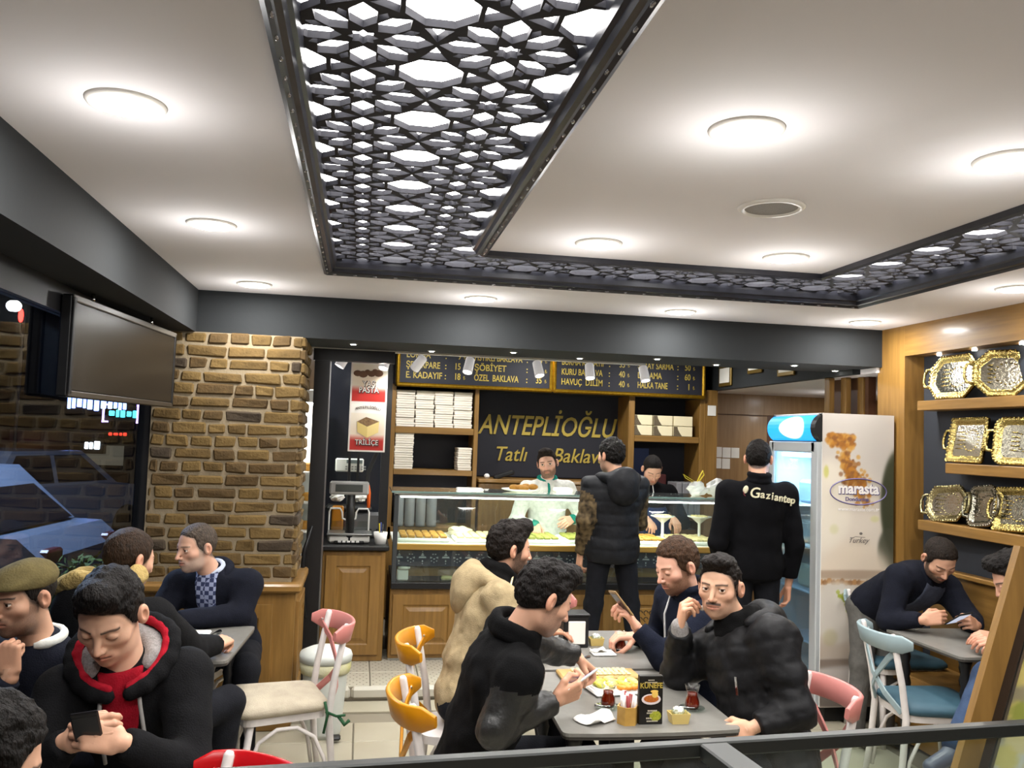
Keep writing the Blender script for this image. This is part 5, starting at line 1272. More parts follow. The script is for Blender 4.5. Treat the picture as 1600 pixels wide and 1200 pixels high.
def d_ell(P, c, r, A=None):
    X, Y, Z = P[0]-f32(c[0]), P[1]-f32(c[1]), P[2]-f32(c[2])
    if A is not None:
        A = np.array(A, f32); X, Y, Z = (X*A[0,0]+Y*A[0,1]+Z*A[0,2], X*A[1,0]+Y*A[1,1]+Z*A[1,2], X*A[2,0]+Y*A[2,1]+Z*A[2,2])
    k0 = np.sqrt((X/r[0])**2+(Y/r[1])**2+(Z/r[2])**2); k1 = np.sqrt((X/r[0]**2)**2+(Y/r[1]**2)**2+(Z/r[2]**2)**2)+1e-6
    return k0*(k0-1)/k1
def smin(a, b, k):
    h = np.clip(.5+.5*(b-a)/k, 0, 1); return b+(a-b)*h-k*h*(1-h)
def smax(a, b, k): return -smin(-a, -b, k)
def grid(lo, hi, h):
    ax = [np.arange(l, u+h, h, dtype=f32) for l, u in zip(lo, hi)]
    return np.meshgrid(*ax, indexing='ij')
def bounds(pr, pad):
    lo = np.full(3, 9e9); hi = -lo
    for p in pr:
        if p[0] == 'c':
            for q, r in ((p[1], p[3]), (p[2], p[4])): lo = np.minimum(lo, np.array(q)-r); hi = np.maximum(hi, np.array(q)+r)
        else: R = max(p[2]); lo = np.minimum(lo, np.array(p[1])-R); hi = np.maximum(hi, np.array(p[1])+R)
    return lo-pad, hi+pad
def ev(pr, P, k):
    d = None
    for p in pr:
        e = d_cap(P, *p[1:5]) if p[0] == 'c' else d_ell(P, *p[1:4])
        d = e if d is None else smin(d, e, k)
    return d
def sdf_part(name, prims, mats, parent, h=.01, k=.04, amp=0, fr=14, mod=None, zone=None, pad=.03, amp2=0, fr2=45):
    lo, hi = bounds(prims, pad); P = grid(lo, hi, h); d = ev(prims, P, k)
    if amp: d = d+f32(amp)*vnoise(P, fr)
    if amp2: d = d+f32(amp2)*vnoise(P, fr2)
    if mod: d = mod(P, d)
    V, F = nets(d, lo, h); mi = None
    if zone is not None:
        c = V[F].mean(1); mi = zone((c[:,0].astype(f32), c[:,1].astype(f32), c[:,2].astype(f32)))
    o = np_obj(name, V, F, mats, None, True, mi); put(o, parent); return o
m_skin = M_vcol('skin', .5, .35, bump=.06, bs=180, sss=.08)
m_eye = [M('eye_white', (214,206,196), .15), M('iris_brown', (58,36,22), .1), M('pupil', (8,8,8), .05)]
def head_sdf(P, q):
    X, Y, Z = P; A = np.abs(X); S_ = (A, Y, Z); w = q.get('jaw', 1.0)
    d = d_ell(P, (0,-.010,.026), (.076,.096,.089))
    d = smin(d, d_ell(P, (0,.030,-.030), (.061*w,.060,.085)), .03)
    d = smin(d, d_ell(P, (0,.030,-.082), (.050*w,.046,.034)), .03)
    d = smin(d, d_ell(S_, (.040*w,.012,-.066), (.018,.034,.026)), .025)
    d = smin(d, d_cap(P, (0,.066,-.100), (0,.070,-.096), .017, .018), .02)
    d = smin(d, d_cap(S_, (.010,.083,.018), (.040,.070,.018), .0105, .009), .014)
    d = smin(d, d_ell(S_, (.043,.056,-.022), (.022,.020,.016)), .025)
    d = smax(d, -d_ell(S_, (.033,.098,-.001), (.020,.020,.0135)), .014)
    n = q.get('nose', 1.0)
    d = smin(d, d_cap(P, (0,.086,.012), (0,.090+.020*n,-.034), .007, .0095), .012)
    d = smin(d, d_ell(S_, (.0105,.097+.002*n,-.037), (.0078,.010,.0070)), .006)
    # mouth
    d = smin(d, d_ell(P, (0,.078,-.064), (.030,.017,.020)), .016)
    d = smin(d, d_cap(S_, (0,.0945,-.0595), (.020,.084,-.0635), .0055, .003), .006)
    d = smin(d, d_cap(S_, (0,.093,-.0705), (.018,.084,-.0665), .0065, .003), .006)
    d = smax(d, -d_cap(S_, (0,.1005,-.0648), (.023,.089,-.0648), .0022, .0018), .004)
    # eyelids
    e = d_ell(S_, (.0325,.0755,.001), (.0155,.0142,.0138))
    op = q.get('eye', .009)
    if op > .002:
        slab = np.maximum(np.maximum(np.abs(Z-.0008-.06*(A-.0325))-op/2*np.clip(1.25-((A-.0325)/.0135)**2, 0, 1), .0790-Y), np.abs(A-.0325)-.0135)
        e = np.maximum(e, -slab)
    d = smin(d, e, .004)
    if op > .002: d = np.maximum(d, -np.maximum(slab, .082-Y))
    # ears
    er = np.maximum(d_ell(S_, (.082,-.013,-.006), (.011,.020,.032), ((.94,.34,0),(-.34,.94,0),(0,0,1))), -d_ell(S_, (.095,-.006,-.003), (.012,.011,.019)))
    d = smin(d, er, .006)
    nb = q['nb']; d2 = d_cap(P, (0,-.022,-.050), (nb[0],nb[1],nb[2]), .051, .058)
    return smin(d, d2, .022)
def head_col(V, q):
    x, y, z = V.T; a = np.abs(x); sk = np.array(q['skin'], float); c = np.tile(sk, (len(V), 1))
    def mix(mk, col):
        nonlocal c
        mk = np.clip(mk, 0, 1)[:, None]; c = c*(1-mk)+np.array(col, float)*mk
    g = lambda x0, y0, z0, rx, ry, rz: np.exp(-(((a-x0)/rx)**2+((y-y0)/ry)**2+((z-z0)/rz)**2))
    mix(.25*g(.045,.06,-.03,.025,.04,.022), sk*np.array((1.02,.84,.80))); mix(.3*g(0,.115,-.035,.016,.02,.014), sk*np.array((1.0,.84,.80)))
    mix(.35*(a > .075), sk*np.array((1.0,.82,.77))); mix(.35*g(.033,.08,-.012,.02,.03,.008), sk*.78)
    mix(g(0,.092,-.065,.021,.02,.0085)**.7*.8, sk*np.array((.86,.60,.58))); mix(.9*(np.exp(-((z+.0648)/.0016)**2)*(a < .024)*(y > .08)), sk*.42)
    hb = np.array(q.get('hair', (30,24,20)), float); st = q.get('st')
    if st:
        rc = st.get('rec', 0); hz = [-.07,-.035,.0,.03,.056,.078,.096,.112,.125]; hy = [.010,.016,.030,.044,.060,.083-rc*.3,.112-rc,.115-rc,.2-rc*1.6]
        gg = y-np.interp(z, hz, hy)+st.get('temple', .25)*np.maximum(0, a-.030)*np.clip((z-.025)/.035, 0, 1)
        low = (-.036+.62*(y+.02))-z
        mix(.85*np.clip(.62-gg/.011, 0, 1)*np.clip(.6-low/.012, 0, 1)*(1-((a > .0755)*(y > -.042)*(y < .018)*(z > -.046)*(z < .032)))*(.75+.25*np.random.RandomState(3).rand(len(V))), hb)
    bz = .0225-.10*np.abs(a-.034); mix(q.get('brow', .72)*np.exp(-((z-bz)/.0034)**4)*(a > .011)*(a < .053)*(y > .05), hb*1.05)
    lz = -.0055 if q.get('eye', .009) < .004 else .0065
    mix(.85*np.exp(-((z-lz+.03*np.abs(a-.0325))/.0016)**2)*(np.abs(a-.0325) < .0135)*(y > .07), (28,20,16))
    bd = q.get('beard', 0)
    if bd:
        up = -.034-.25*np.clip(.075-a, 0, .05)+ .0*y
        m_ = 1/(1+np.exp(np.clip((z-up)/.004, -40, 40)))*(1/(1+np.exp(np.clip(-(y+.002)/.006, -40, 40))))
        m_ = m_*(1-np.exp(-((a/.022)**4+((z+.065)/.010)**4))*(y > .07))*(z > -.125)*(1-.8*g(.034,.07,-.045,.014,.03,.014))
        mus = np.exp(-((z+.051+.12*a)/.0055)**4)*(a < .030)*(a > .002)*(y > .078)
        sb = (a > .058)*(y > -.004)*(y < .034)*(z < .02)*(z > -.05)
        nz = np.random.RandomState(1).rand(len(V))*.3+.7
        mix(np.maximum(np.maximum(m_, mus), sb*.9)*bd*nz, q.get('beardc', hb))
    mu = q.get('mous', 0)
    if mu: mix(mu*np.exp(-((z+.051+.12*a)/.005)**4)*(a < .030)*(y > .078), hb)
    return c
def hair_sdf(P, st):
    X, Y, Z = P; A = np.abs(X); ts, tt = st.get('side', .009), st.get('top', .018)
    d = d_ell(P, (0,-.012,.028), (.077+ts,.097+ts,.089+tt))
    if st.get('quiff'): d = smin(d, d_ell(P, (0,.055,.105+st['quiff']*.4), (.060,.045,.028+st['quiff']*.5)), .03)
    if st.get('bun'): d = smin(d, d_ell(P, (0,-.03,.11), (.07,.08,.04)), .03)
    d = d+f32(st.get('amp', .004))*vnoise((X,Y,Z), 55)+f32(st.get('amp', .004)*.6)*vnoise((X*1.0,Y*.5,Z), 130)
    rc = st.get('rec', 0); hz = [-.07,-.035,.0,.03,.056,.078,.096,.112,.125]; hy = [.010,.016,.030,.044,.060,.083-rc*.3,.112-rc,.115-rc,.2-rc*1.6]
    s1 = .85*(Y-np.interp(Z, hz, hy).astype(f32)+st.get('temple', .25)*np.maximum(0, A-.030)*np.clip((Z-.025)/.035, 0, 1))
    s1 = s1+f32(.0035)*vnoise((X,Y,Z), 150)
    s3 = -.034+.62*(Y+.02)-Z
    s3 = np.minimum(s3, .9*(-.045-Z)+.0) if False else s3
    d = smax(d, s1.astype(f32), .010); d = smax(d, s3.astype(f32), .008)
    ear = d_ell((A,Y,Z), (.086,-.010,-.008), (.018,.024,.036)); d = smax(d, -ear, .005)
    if st.get('bald'): d = np.maximum(d, -d_ell(P, (0,-.02+st['bald'][0],.12), st['bald'][1]))
    return d
def basis(fd, up=(0,0,1), roll=0):
    y = Vector(fd).normalized(); z = Vector(up); z = (z-y*z.dot(y)).normalized(); x = y.cross(z)
    if roll: z, x = z*math.cos(roll)+x*math.sin(roll), x*math.cos(roll)-z*math.sin(roll)
    return np.array((x, y, z)).T            # columns
HP = {'relax': ([(20,30,15),(25,35,20),(30,40,20),(35,40,20)], [(.046,.050,-.016),(.055,.078,-.026),(.056,.103,-.034)]),
      'phone': ([(35,55,30),(45,60,35),(50,65,35),(55,65,35)], [(.046,.046,-.016),(.044,.076,-.034),(.026,.100,-.036)]),
      'pinch': ([(45,55,30),(52,55,30),(60,62,30),(66,66,30)], [(.044,.044,-.028),(.040,.070,-.052),(.032,.088,-.072)]),
      'fist': ([(75,95,45),(78,95,45),(82,95,45),(85,95,45)], [(.046,.044,-.018),(.042,.070,-.038),(.018,.078,-.050)]),
      'cup': ([(40,50,30),(42,50,30),(45,52,30),(48,55,30)], [(.050,.046,-.030),(.048,.074,-.056),(.034,.094,-.072)]),
      'flat': ([(8,12,6),(8,12,6),(10,14,8),(14,16,10)], [(.050,.048,-.010),(.062,.072,-.016),(.066,.096,-.020)])}
def hand_prims(pose):
    cur, th = HP[pose]; fl = []; palm = []
    for i, (x, L, r) in enumerate([(.0285,.074,.0092),(.0095,.082,.0095),(-.0095,.076,.0090),(-.0275,.060,.0080)]):
        yb = [.088,.092,.088,.080][i]
        palm.append(('c', (x*.75,.012,0), (x,yb-.004,.001), .0135, .0115))
        p = np.array((x, yb, .001)); a = 0; sp = [.03,.01,-.012,-.05][i]
        for s_, cu in zip((.46,.30,.24), cur[i]):
            a += math.radians(cu); dv = np.array((sp*math.cos(a), math.cos(a), -math.sin(a))); q = p+dv*L*s_; fl.append(('c', tuple(p), tuple(q), r, r*.93)); p = q; r *= .93
    tb = [(.020,.014,-.006)]+th
    for i, (r1, r2) in enumerate(((.0155,.0125),(.0120,.0108),(.0108,.0085))): fl.append(('c', tb[i], tb[i+1], r1, r2))
    palm.append(('c', (0,-.012,0), (0,.004,0), .0235, .022))
    return palm, fl
_HC = {}
def hand_mesh(pose, h):
    if (pose, h) in _HC: return _HC[(pose, h)]
    palm, fl = hand_prims(pose); lo, hi = bounds(palm+fl, .012); P = grid(lo, hi, h)
    d = ev(palm, P, .012); d = d+0
    for i in range(4):
        fd = None
        for p in fl[i*3:i*3+3]: e = d_cap(P, *p[1:5]); fd = e if fd is None else smin(fd, e, .003)
        d = smin(d, fd, .005)
    td = None
    for p in fl[12:]: e = d_cap(P, *p[1:5]); td = e if td is None else smin(td, e, .004)
    d = smin(d, td, .008)
    _HC[(pose, h)] = nets(d, lo, h); return _HC[(pose, h)]
def ik(s, w, l1, l2, pole):
    s, w = Vector(s), Vector(w); v = w-s; L = v.length
    if L > (l1+l2)*.995: k = L/((l1+l2)*.99); l1 *= k; l2 *= k
    a = (l1*l1-l2*l2+L*L)/(2*L); hh = math.sqrt(max(l1*l1-a*a, 0)); n = v.normalized(); p = Vector(pole); p = (p-n*p.dot(n)).normalized()
    return s+n*a+p*hh
def person(lab, hc, face, neck, hip, body, R=None, L=None, legs=(), skin=(200,146,116), head=None, hair=None, hairc=(26,21,18), top=None, topk=.0, bottom=None, shoe=None,
           fold=(.004,16), scale=1.0, hs=1.0, res=.0032, roll=0, sleeve=None, quilt=0, shw=.172, hem=.0, smooth=False, zone=None, grp=None):
    hc, neck, hip = Vector(hc), Vector(neck), Vector(hip); bf = Vector((*body, 0)).normalized(); upv = (neck-hip).normalized()
    rv = bf.cross(Vector((0,0,1))).normalized(); rv = (rv-upv*rv.dot(upv)).normalized(); fw = upv.cross(rv).normalized(); tl = (neck-hip).length
    q = dict(head or {}); q['skin'] = skin; q['st'] = hair; q.setdefault('hair', hairc)
    B = basis(face, (0,0,1), roll); toL = lambda w: tuple((np.array(Vector(w)-hc)@B)/hs)
    q['nb'] = toL(neck+upv*.0)
    P = grid((-.105,min(-.125, q['nb'][1]-.07),min(-.16, q['nb'][2]-.03)), (.105,max(.135, q['nb'][1]+.06),.125), res); d = head_sdf(P, q)
    V, F = nets(d, (P[0][0,0,0],P[1][0,0,0],P[2][0,0,0]), res); col = head_col(V, q); Vs = [np.array(hc)+(V*hs)@B.T]; Fs = [F]; Cs = [col]
    sh = {s: neck-upv*.062+rv*s*shw*scale+fw*.012 for s in (1,-1)}
    # hidden core joins head, trunk and hands into one body
    elb = {}; fr = {}; core = [('c', tuple(neck+upv*.02), tuple(hip), .05, .09), ('c', tuple(sh[1]), tuple(sh[-1]), .035, .035)]
    for s, A in ((1,R),(-1,L)):
        if not A: continue
        w = Vector(A['w']); e = Vector(A['e']) if 'e' in A else ik(sh[s], w, .285*scale, .255*scale, A.get('pole', (rv*s*.6-Vector((0,0,1)))))
        elb[s] = e; core += [('c', tuple(sh[s]), tuple(e), .035, .03), ('c', tuple(e), tuple(w), .03, .022)]
        dv = Vector(A.get('d', (w-e))).normalized(); nv = Vector(A['n']); nv = (nv-dv*nv.dot(dv)).normalized(); xv = nv.cross(dv) if s > 0 else dv.cross(nv)
        HV, HF = hand_mesh(A.get('pose', 'relax'), A.get('res', .0036)); HB = np.array((xv, dv, nv)); k = A.get('hs', 1.0)*hs
        Vs.append(np.array(w)+(HV*k)@HB); Fs.append((HF if s > 0 else HF[:, ::-1]))
        tip = np.clip((HV[:,1]-.10)/.06, 0, 1)[:, None]; Cs.append(np.array(skin, float)*(1-.15*tip)*np.array((1,.97,.95))+tip*np.array((14,-4,-6))*.6)
        fr[s] = lambda u, v, z, w=w, HB=HB, k=k: Vector(np.array(w)+np.array((u, v, z))*k@HB)
    for s, A in ((1,R),(-1,L)):
        if A:
            w = Vector(A['w']); b = MB(); dv = fr[s](0,1,0)-fr[s](0,0,0); pa = w+(elb[s]-w).normalized()*.10; b.tube([pa, pa.lerp(w,.6), w, w+dv.normalized()*.02], [.027,.0255,.0225,.020], 14, caps=False); Vs.append(np.array(b.v)); Fs.append(np.array(b.f)); Cs.append(np.tile(np.array(skin, float), (len(b.v),1)))
    lo, hi = bounds(core, .03); CP = grid(lo, hi, .018); CV, CF = nets(ev(core, CP, .03), lo, .018); Vs.append(CV); Fs.append(CF); Cs.append(np.tile(np.array(skin, float), (len(CV), 1)))
    o = 0; FF = []
    for v, f in zip(Vs, Fs): FF.append(f+o); o += len(v)
    body_o = np_obj('person', np.concatenate(Vs), np.concatenate(FF), m_skin, np.concatenate(Cs)); WM[body_o.name] = Matrix.Identity(4)
    tag(body_o, lab, 'person', grp)
    # eyes
    gz = B[:,1]
    if q.get('eye', .009) > .002:
        for s in (-1, 1):
            c = np.array(hc)+(np.array((s*.0325,.0755,.001))*hs)@B.T; g = Vector(q.get('gaze', tuple(B[:,1]))).normalized(); b = MB(); r = .0128*hs; n = 12
            prof = [(max(r*math.sin(a), 0), r*math.cos(a)) for a in [PI-.0001-PI*i/18 for i in range(19)]]
            b.lathe(tuple(c), prof, 16, axis=tuple(g)); fpr = 16
            b.mi = [0]*len(b.f)
            for i, f in enumerate(b.f):
                ring = i//fpr
                if ring >= 17: b.mi[i] = 2
                elif ring >= 15: b.mi[i] = 1
            b.build('eye', m_eye, body_o, True)
    if hair:
        HPg = grid((-.12,-.15,-.10), (.12,.14,.19), .004 if res < .004 else .005); hd = hair_sdf(HPg, hair); HV, HF = nets(hd, (-.12,-.15,-.10), .004 if res < .004 else .005)
        ho = np_obj('hair', np.array(hc)+(HV*hs)@B.T, HF, M('hair_%d_%d_%d' % hairc, hairc, .6, spec=.18, var=tuple(int(v*.55) for v in hairc), vs=90, stretch=(1,1,.35), bump=.9, bs=190)); put(ho, body_o)
    # garment: trunk and sleeves
    g = 1.0*scale; k_ = topk; A3 = np.array((rv, fw, upv))
    cb = [('e', tuple(hip+upv*.02-fw*.0), (.165*g+k_,.120*g+k_,.13), A3), ('e', tuple(hip.lerp(neck,.36)-fw*.012), (.158*g+k_,.116*g+k_,.17), A3),
          ('e', tuple(hip.lerp(neck,.70)-fw*.008), (.176*g+k_,.120*g+k_,.17), A3), ('c', tuple(sh[1]-fw*.01), tuple(sh[-1]-fw*.01), .066+k_*.6, .066+k_*.6),
          ('c', tuple(neck-fw*.015-upv*.01), tuple(hip.lerp(neck,.8)-fw*.012), .066, .09)]
    if hem: cb.append(('e', tuple(hip-upv*hem*.35), (.174*g+k_,.130*g+k_,.26), A3))
    arms = []
    for s, A in ((1,R),(-1,L)):
        if not A: continue
        w = Vector(A['w']); e = elb[s]; cuff = w+(e-w).normalized()*A.get('cuff', .012)
        arms.append([('c', tuple(sh[s]), tuple(e), .068*g+k_*.7, .054*g+k_*.6), ('c', tuple(e), tuple(cuff), .053*g+k_*.6, .038*g+k_*.35)])
    allp = cb+[p for a in arms for p in a]
    def mod(Pg, dd):
        dd = None
        dd = ev(cb, Pg, .05)
        for a in arms: dd = smin(dd, ev(a, Pg, .02), .035)
        X, Y, Z = Pg
        dd = dd+f32(fold[0])*vnoise(Pg, fold[1])+f32(fold[0]*.5)*vnoise(Pg, fold[1]*2.3)
        if quilt:
            hgt = (X-hip.x)*upv.x+(Y-hip.y)*upv.y+(Z-hip.z)*upv.z; dd = dd+f32(quilt)*(1-np.abs(np.sin(hgt*PI/.085)))**3
        if hem:
            cq = hip-upv*(hem+.02); dd = np.maximum(dd, np.where((X-hip.x)**2+(Y-hip.y)**2 < .30**2, -((X-cq.x)*upv.x+(Y-cq.y)*upv.y+(Z-cq.z)*upv.z), -9).astype(f32)) if hem < .5 else dd
        for a, s in zip(arms, [s for s, A in ((1,R),(-1,L)) if A]):
            A = R if s > 0 else L; w = Vector(A['w']); e = elb[s]; ax = (w-e).normalized(); cf_ = w-ax*A.get('cuff', .012)
            pl = (X-cf_.x)*ax.x+(Y-cf_.y)*ax.y+(Z-cf_.z)*ax.z; near = ((X-cf_.x)**2+(Y-cf_.y)**2+(Z-cf_.z)**2) < .07**2
            dd = np.where(near, np.maximum(dd, pl), dd)
        return dd
    mats = top if isinstance(top, (list, tuple)) else [top]
    zf = zone
    if sleeve:
        mats = list(mats)+[sleeve]
        def zf(c):
            dt = ev(cb, c, .05); da = np.full(len(c[0]), 9, f32)
            for a in arms: da = np.minimum(da, ev(a, c, .02))
            return (da < dt-.012).astype(np.int32)*(len(mats)-1)
    lo, hi = bounds(allp, .035); hh = .0105 if res < .004 else .013
    Pg = grid(lo, hi, hh); dd = mod(Pg, None); TV, TF = nets(dd, lo, hh); mi = None
    if zf is not None: c = TV[TF].mean(1).astype(f32); mi = zf((c[:,0], c[:,1], c[:,2]))
    jk = np_obj('jacket', TV, TF, mats, None, True, mi); put(jk, body_o)
    if legs and bottom:
        lp = [('e', tuple(hip-Vector((0,0,.0))), (.160,.118,.115), np.array((rv, bf, Vector((0,0,1)))))]
        for s, (kn, an, toe) in zip((1,-1), legs):
            j = hip+rv*s*.088-Vector((0,0,.02)); lp += [('c', tuple(j), kn, .088, .066), ('c', kn, an, .064, .050)]
        def lmod(Pg, dd): return dd+f32(.004)*vnoise(Pg, 18)
        sdf_part('trousers', lp, bottom, body_o, .013, .03, mod=lmod)
        for s, (kn, an, toe) in zip((1,-1), legs):
            t = Vector(toe).normalized(); a = Vector(an); b0 = a-t*.05-Vector((0,0,.035)); b1 = a+t*.15-Vector((0,0,.045))
            if not shoe: continue
            sdf_part('shoe', [('c', tuple(b0), tuple(b1), .042, .034), ('c', tuple(a), tuple(b0+t*.03), .042, .04)], shoe, body_o, .011, .03, mod=lambda Pg, dd, zz=min(b0.z, b1.z)-.036: np.maximum(dd, zz-Pg[2]))
    return dict(o=body_o, hc=hc, B=B, hs=hs, neck=neck, up=upv, rv=rv, fw=fw, sh=sh, elb=elb, fr=fr, cb=cb, hip=hip, allp=allp)
def loc(p, x, y, z): return Vector(np.array(p['hc'])+(np.array((x, y, z))*p['hs'])@p['B'].T)
def nk(p, r, f, u): return p['neck']+p['rv']*r+p['fw']*f+p['up']*u
def collar(p, mt, r=.072, th=.016, hgt=.03, name='collar', open_=0.0, drop=.0, up0=.02, n=20, fr=1.0, amp=.003):
    pr = []; pts = []
    for i in range(n+1):
        a = PI/2+open_+(2*PI-2*open_)*i/n; pts.append(nk(p, r*math.cos(a), r*fr*math.sin(a)-.012, up0-drop*max(0, math.sin(a))))
    for a, b in zip(pts[:-1], pts[1:]): pr += [('c', tuple(a), tuple(b), th, th), ('c', tuple(a+p['up']*hgt), tuple(b+p['up']*hgt), th*.8, th*.8)]
    return sdf_part(name, pr, mt, p['o'], .008, .02, amp, 30)
def shirt(p, mt, w0=.07, w1=.02, u0=.03, u1=-.30, name='shirt'):
    """panel of shirt showing between the jacket fronts"""
    def mod(Pg, dd):
        X, Y, Z = Pg; n = p['neck']; r = (X-n.x)*p['rv'].x+(Y-n.y)*p['rv'].y+(Z-n.z)*p['rv'].z; f = (X-n.x)*p['fw'].x+(Y-n.y)*p['fw'].y+(Z-n.z)*p['fw'].z
        u = (X-n.x)*p['up'].x+(Y-n.y)*p['up'].y+(Z-n.z)*p['up'].z; w = w1+(w0-w1)*np.clip((u-u1)/(u0-u1), 0, 1)
        d = ev(p['cb'], Pg, .05)-.007
        return np.maximum(np.maximum(np.maximum(d, np.abs(r)-w), -f+.01), np.maximum(u-u0, u1-u))
    return sdf_part(name, p['cb'], mt, p['o'], .009, .05, mod=mod)
def hood(p, mt, size=.10, back=.10, up=-.0, lining=None, name='hood', amp=.006):
    """hood lying on the shoulders behind the neck"""
    pr = []; n = 14; pts = []
    for i in range(n+1):
        a = -.30*PI+1.6*PI*i/n-.0; a = PI*1.5+(-1+2*i/n)*PI*.66; pts.append(nk(p, size*1.05*math.cos(a), size*.95*math.sin(a)-.015, .012+up+.025*max(0, -math.sin(a))))
    for a, b in zip(pts[:-1], pts[1:]): pr.append(('c', tuple(a), tuple(b), .025, .025))
    A3 = np.array((p['rv'], p['fw'], p['up'])); pr.append(('e', tuple(nk(p, 0, -size-.02, -.03+up)), (size*.95,back*.55,back), A3))
    o = sdf_part(name, pr, mt, p['o'], .010, .04, amp, 18)
    if lining:
        lp = [('c', tuple(a+p['up']*.022), tuple(b+p['up']*.022), .014, .014) for a, b in zip(pts[:-1], pts[1:])]; sdf_part('hood_lining', lp, lining, p['o'], .007, .01, .002, 40)
    return o
# cloth materials
def cloth(n, c, r=.95, v=None, vs=30, bump=.3, bs=220, **k): return M('cloth_'+n, c, r, spec=k.pop('spec', .15), var=v or tuple(int(x*.86) for x in c), vs=vs, bump=bump, bs=bs, **k)
c_black = cloth('black', (20,20,22)); c_blackk = cloth('black_knit', (9,9,12), bs=320); c_navy = cloth('navy', (24,28,42)); c_navyd = cloth('blazer', (24,26,36)); c_beige = cloth('beige', (166,148,114))
c_puff = cloth('puffer_black', (28,28,30), .5, bump=.15, bs=40); c_vest = cloth('vest', (30,31,34), .5, bump=.15, bs=40); c_camo = cloth('camo', (34,28,20), .7, v=(104,88,62), vs=26, detail=1)
c_leather = cloth('leather', (38,38,37), .38, spec=.5, bump=.25, bs=60); c_wool = cloth('wool', (12,12,13), .95); c_denim = cloth('denim', (34,45,66), .9, v=(56,72,98), vs=10); c_gtrou = cloth('grey_trousers', (96,94,90)); c_dtrou = cloth('dark_trousers', (26,27,32))
c_white = cloth('polo', (226,226,218), .8, bump=.1); c_green = cloth('green_collar', (24,128,112), .8, bump=.1); c_red = cloth('red', (158,22,38)); c_grey = cloth('grey_marl', (158,154,152), v=(126,122,120), vs=160); c_fleece = cloth('fleece', (176,152,96), 1, bump=.8, bs=90)
c_apron = cloth('apron', (34,52,98), .6); c_scarf = cloth('scarf', (14,14,15)); c_shoe = M('shoe_black', (18,18,20), .35); c_plaid = M('plaid_shirt', (66,78,112), .9)
nt = c_plaid.node_tree; ck = nt.nodes.new('ShaderNodeTexChecker'); ck.inputs['Scale'].default_value = 46; ck.inputs[1].default_value = s2l((40,48,80)); ck.inputs[2].default_value = s2l((142,150,178))
tcn = nt.nodes.new('ShaderNodeTexCoord'); nt.links.new(tcn.outputs['Object'], ck.inputs['Vector']); nt.links.new(ck.outputs[0], nt.nodes['Principled BSDF'].inputs['Base Color'])
c_gshirt = cloth('grey_shirt', (70,74,88))
def phone(lab, c, ux, uy, un, col=(18,18,20), screen=(60,90,170), e=.6, s=1.0):
    """c centre, ux width dir, uy length dir, un screen normal"""
    c, ux, uy = Vector(c), Vector(ux).normalized(), Vector(uy).normalized(); un = ux.cross(uy).normalized(); rm = Matrix((ux, uy, un)).transposed()
    t = thing('phone', lab, 'phone', tuple(c)); rb(tuple(c), (.068*s,.138*s,.008), .004, 'case', M('phone_case_%d_%d' % (col[0], col[2]), col, .3), t, rm)
    b = MB(); b.rbox(tuple(c+un*.0042), (.060*s,.108*s,.0012), .0005, rm); b.build('screen', M('phone_screen_%d_%d' % (screen[0], screen[2]), screen, .2, emit=e), t); return t
# ---------------------------------------------------------------- the customers
SK1, SK2, SK3 = (206,162,136), (198,154,128), (212,168,142)
SHORT = dict(side=.008, top=.018, quiff=.012, amp=.005); CROP = dict(side=.005, top=.010, amp=.003)
# man with the red lined hood
p = person('seated man with dark quiff and red lined hood, looking down at a phone', (-.70,2.72,1.195), (-.10,-.84,-.52), (-.675,2.80,1.03), (-.63,3.00,.56), (.12,-1),
    R=dict(w=(-.735,2.52,.905), d=(.75,-.35,.35), n=(-.35,-.75,.35), pose='phone', res=.003), L=dict(w=(-.60,2.50,.905), d=(-.75,-.25,.30), n=(.25,-.85,.25), pose='phone', res=.003),
    legs=[((-.78,2.62,.55),(-.80,2.55,.08),(0,-1,0)),((-.50,2.60,.55),(-.48,2.55,.08),(0,-1,0))], skin=(206,164,138), head=dict(eye=.0, jaw=.97, brow=.75), hair=dict(side=.007, top=.022, quiff=.022, amp=.005, rec=0),
    hairc=(22,18,16), top=c_black, topk=.012, bottom=c_dtrou, shoe=c_shoe, hs=1.07, res=.003)
hood(p, c_grey, .088, .10, -.005)
lp = []; pts = [nk(p, .128*math.cos(a), .105*math.sin(a)-.02+.02*max(0,math.sin(a)), .050-.055*max(0, math.sin(a))+.03*max(0,-math.sin(a))) for a in [PI/2+.22+(2*PI-.44)*i/18 for i in range(19)]]
sdf_part('red_lining', [('c', tuple(a), tuple(b), .013, .013) for a, b in zip(pts[:-1], pts[1:])], c_red, p['o'], .006, .01, .002, 30)
sdf_part('hood_shell', [('c', tuple(a-p['up']*.016+(a-p['neck'])*.10), tuple(b-p['up']*.016+(b-p['neck'])*.10), .022, .022) for a, b in zip(pts[:-1], pts[1:])], c_black, p['o'], .008, .02, .004, 20)
shirt(p, c_red, .065, .03, .02, -.20, 'red_shirt')
for s in (-1, 1):
    q = [nk(p, s*.05, .085, .0), nk(p, s*.055, .125, -.06), nk(p, s*.058, .142, -.14), nk(p, s*.056, .155, -.22)]
    MB().tube(q, .006, 8).build('drawstring', M('grey_cord', (150,146,142), .8), p['o'], True)
phone('dark phone held by the man in the red lined hood', (-.672,2.455,.955), (.9,.1,.1), (.0,-.55,.75), None, (14,14,16), (20,22,28), .0)
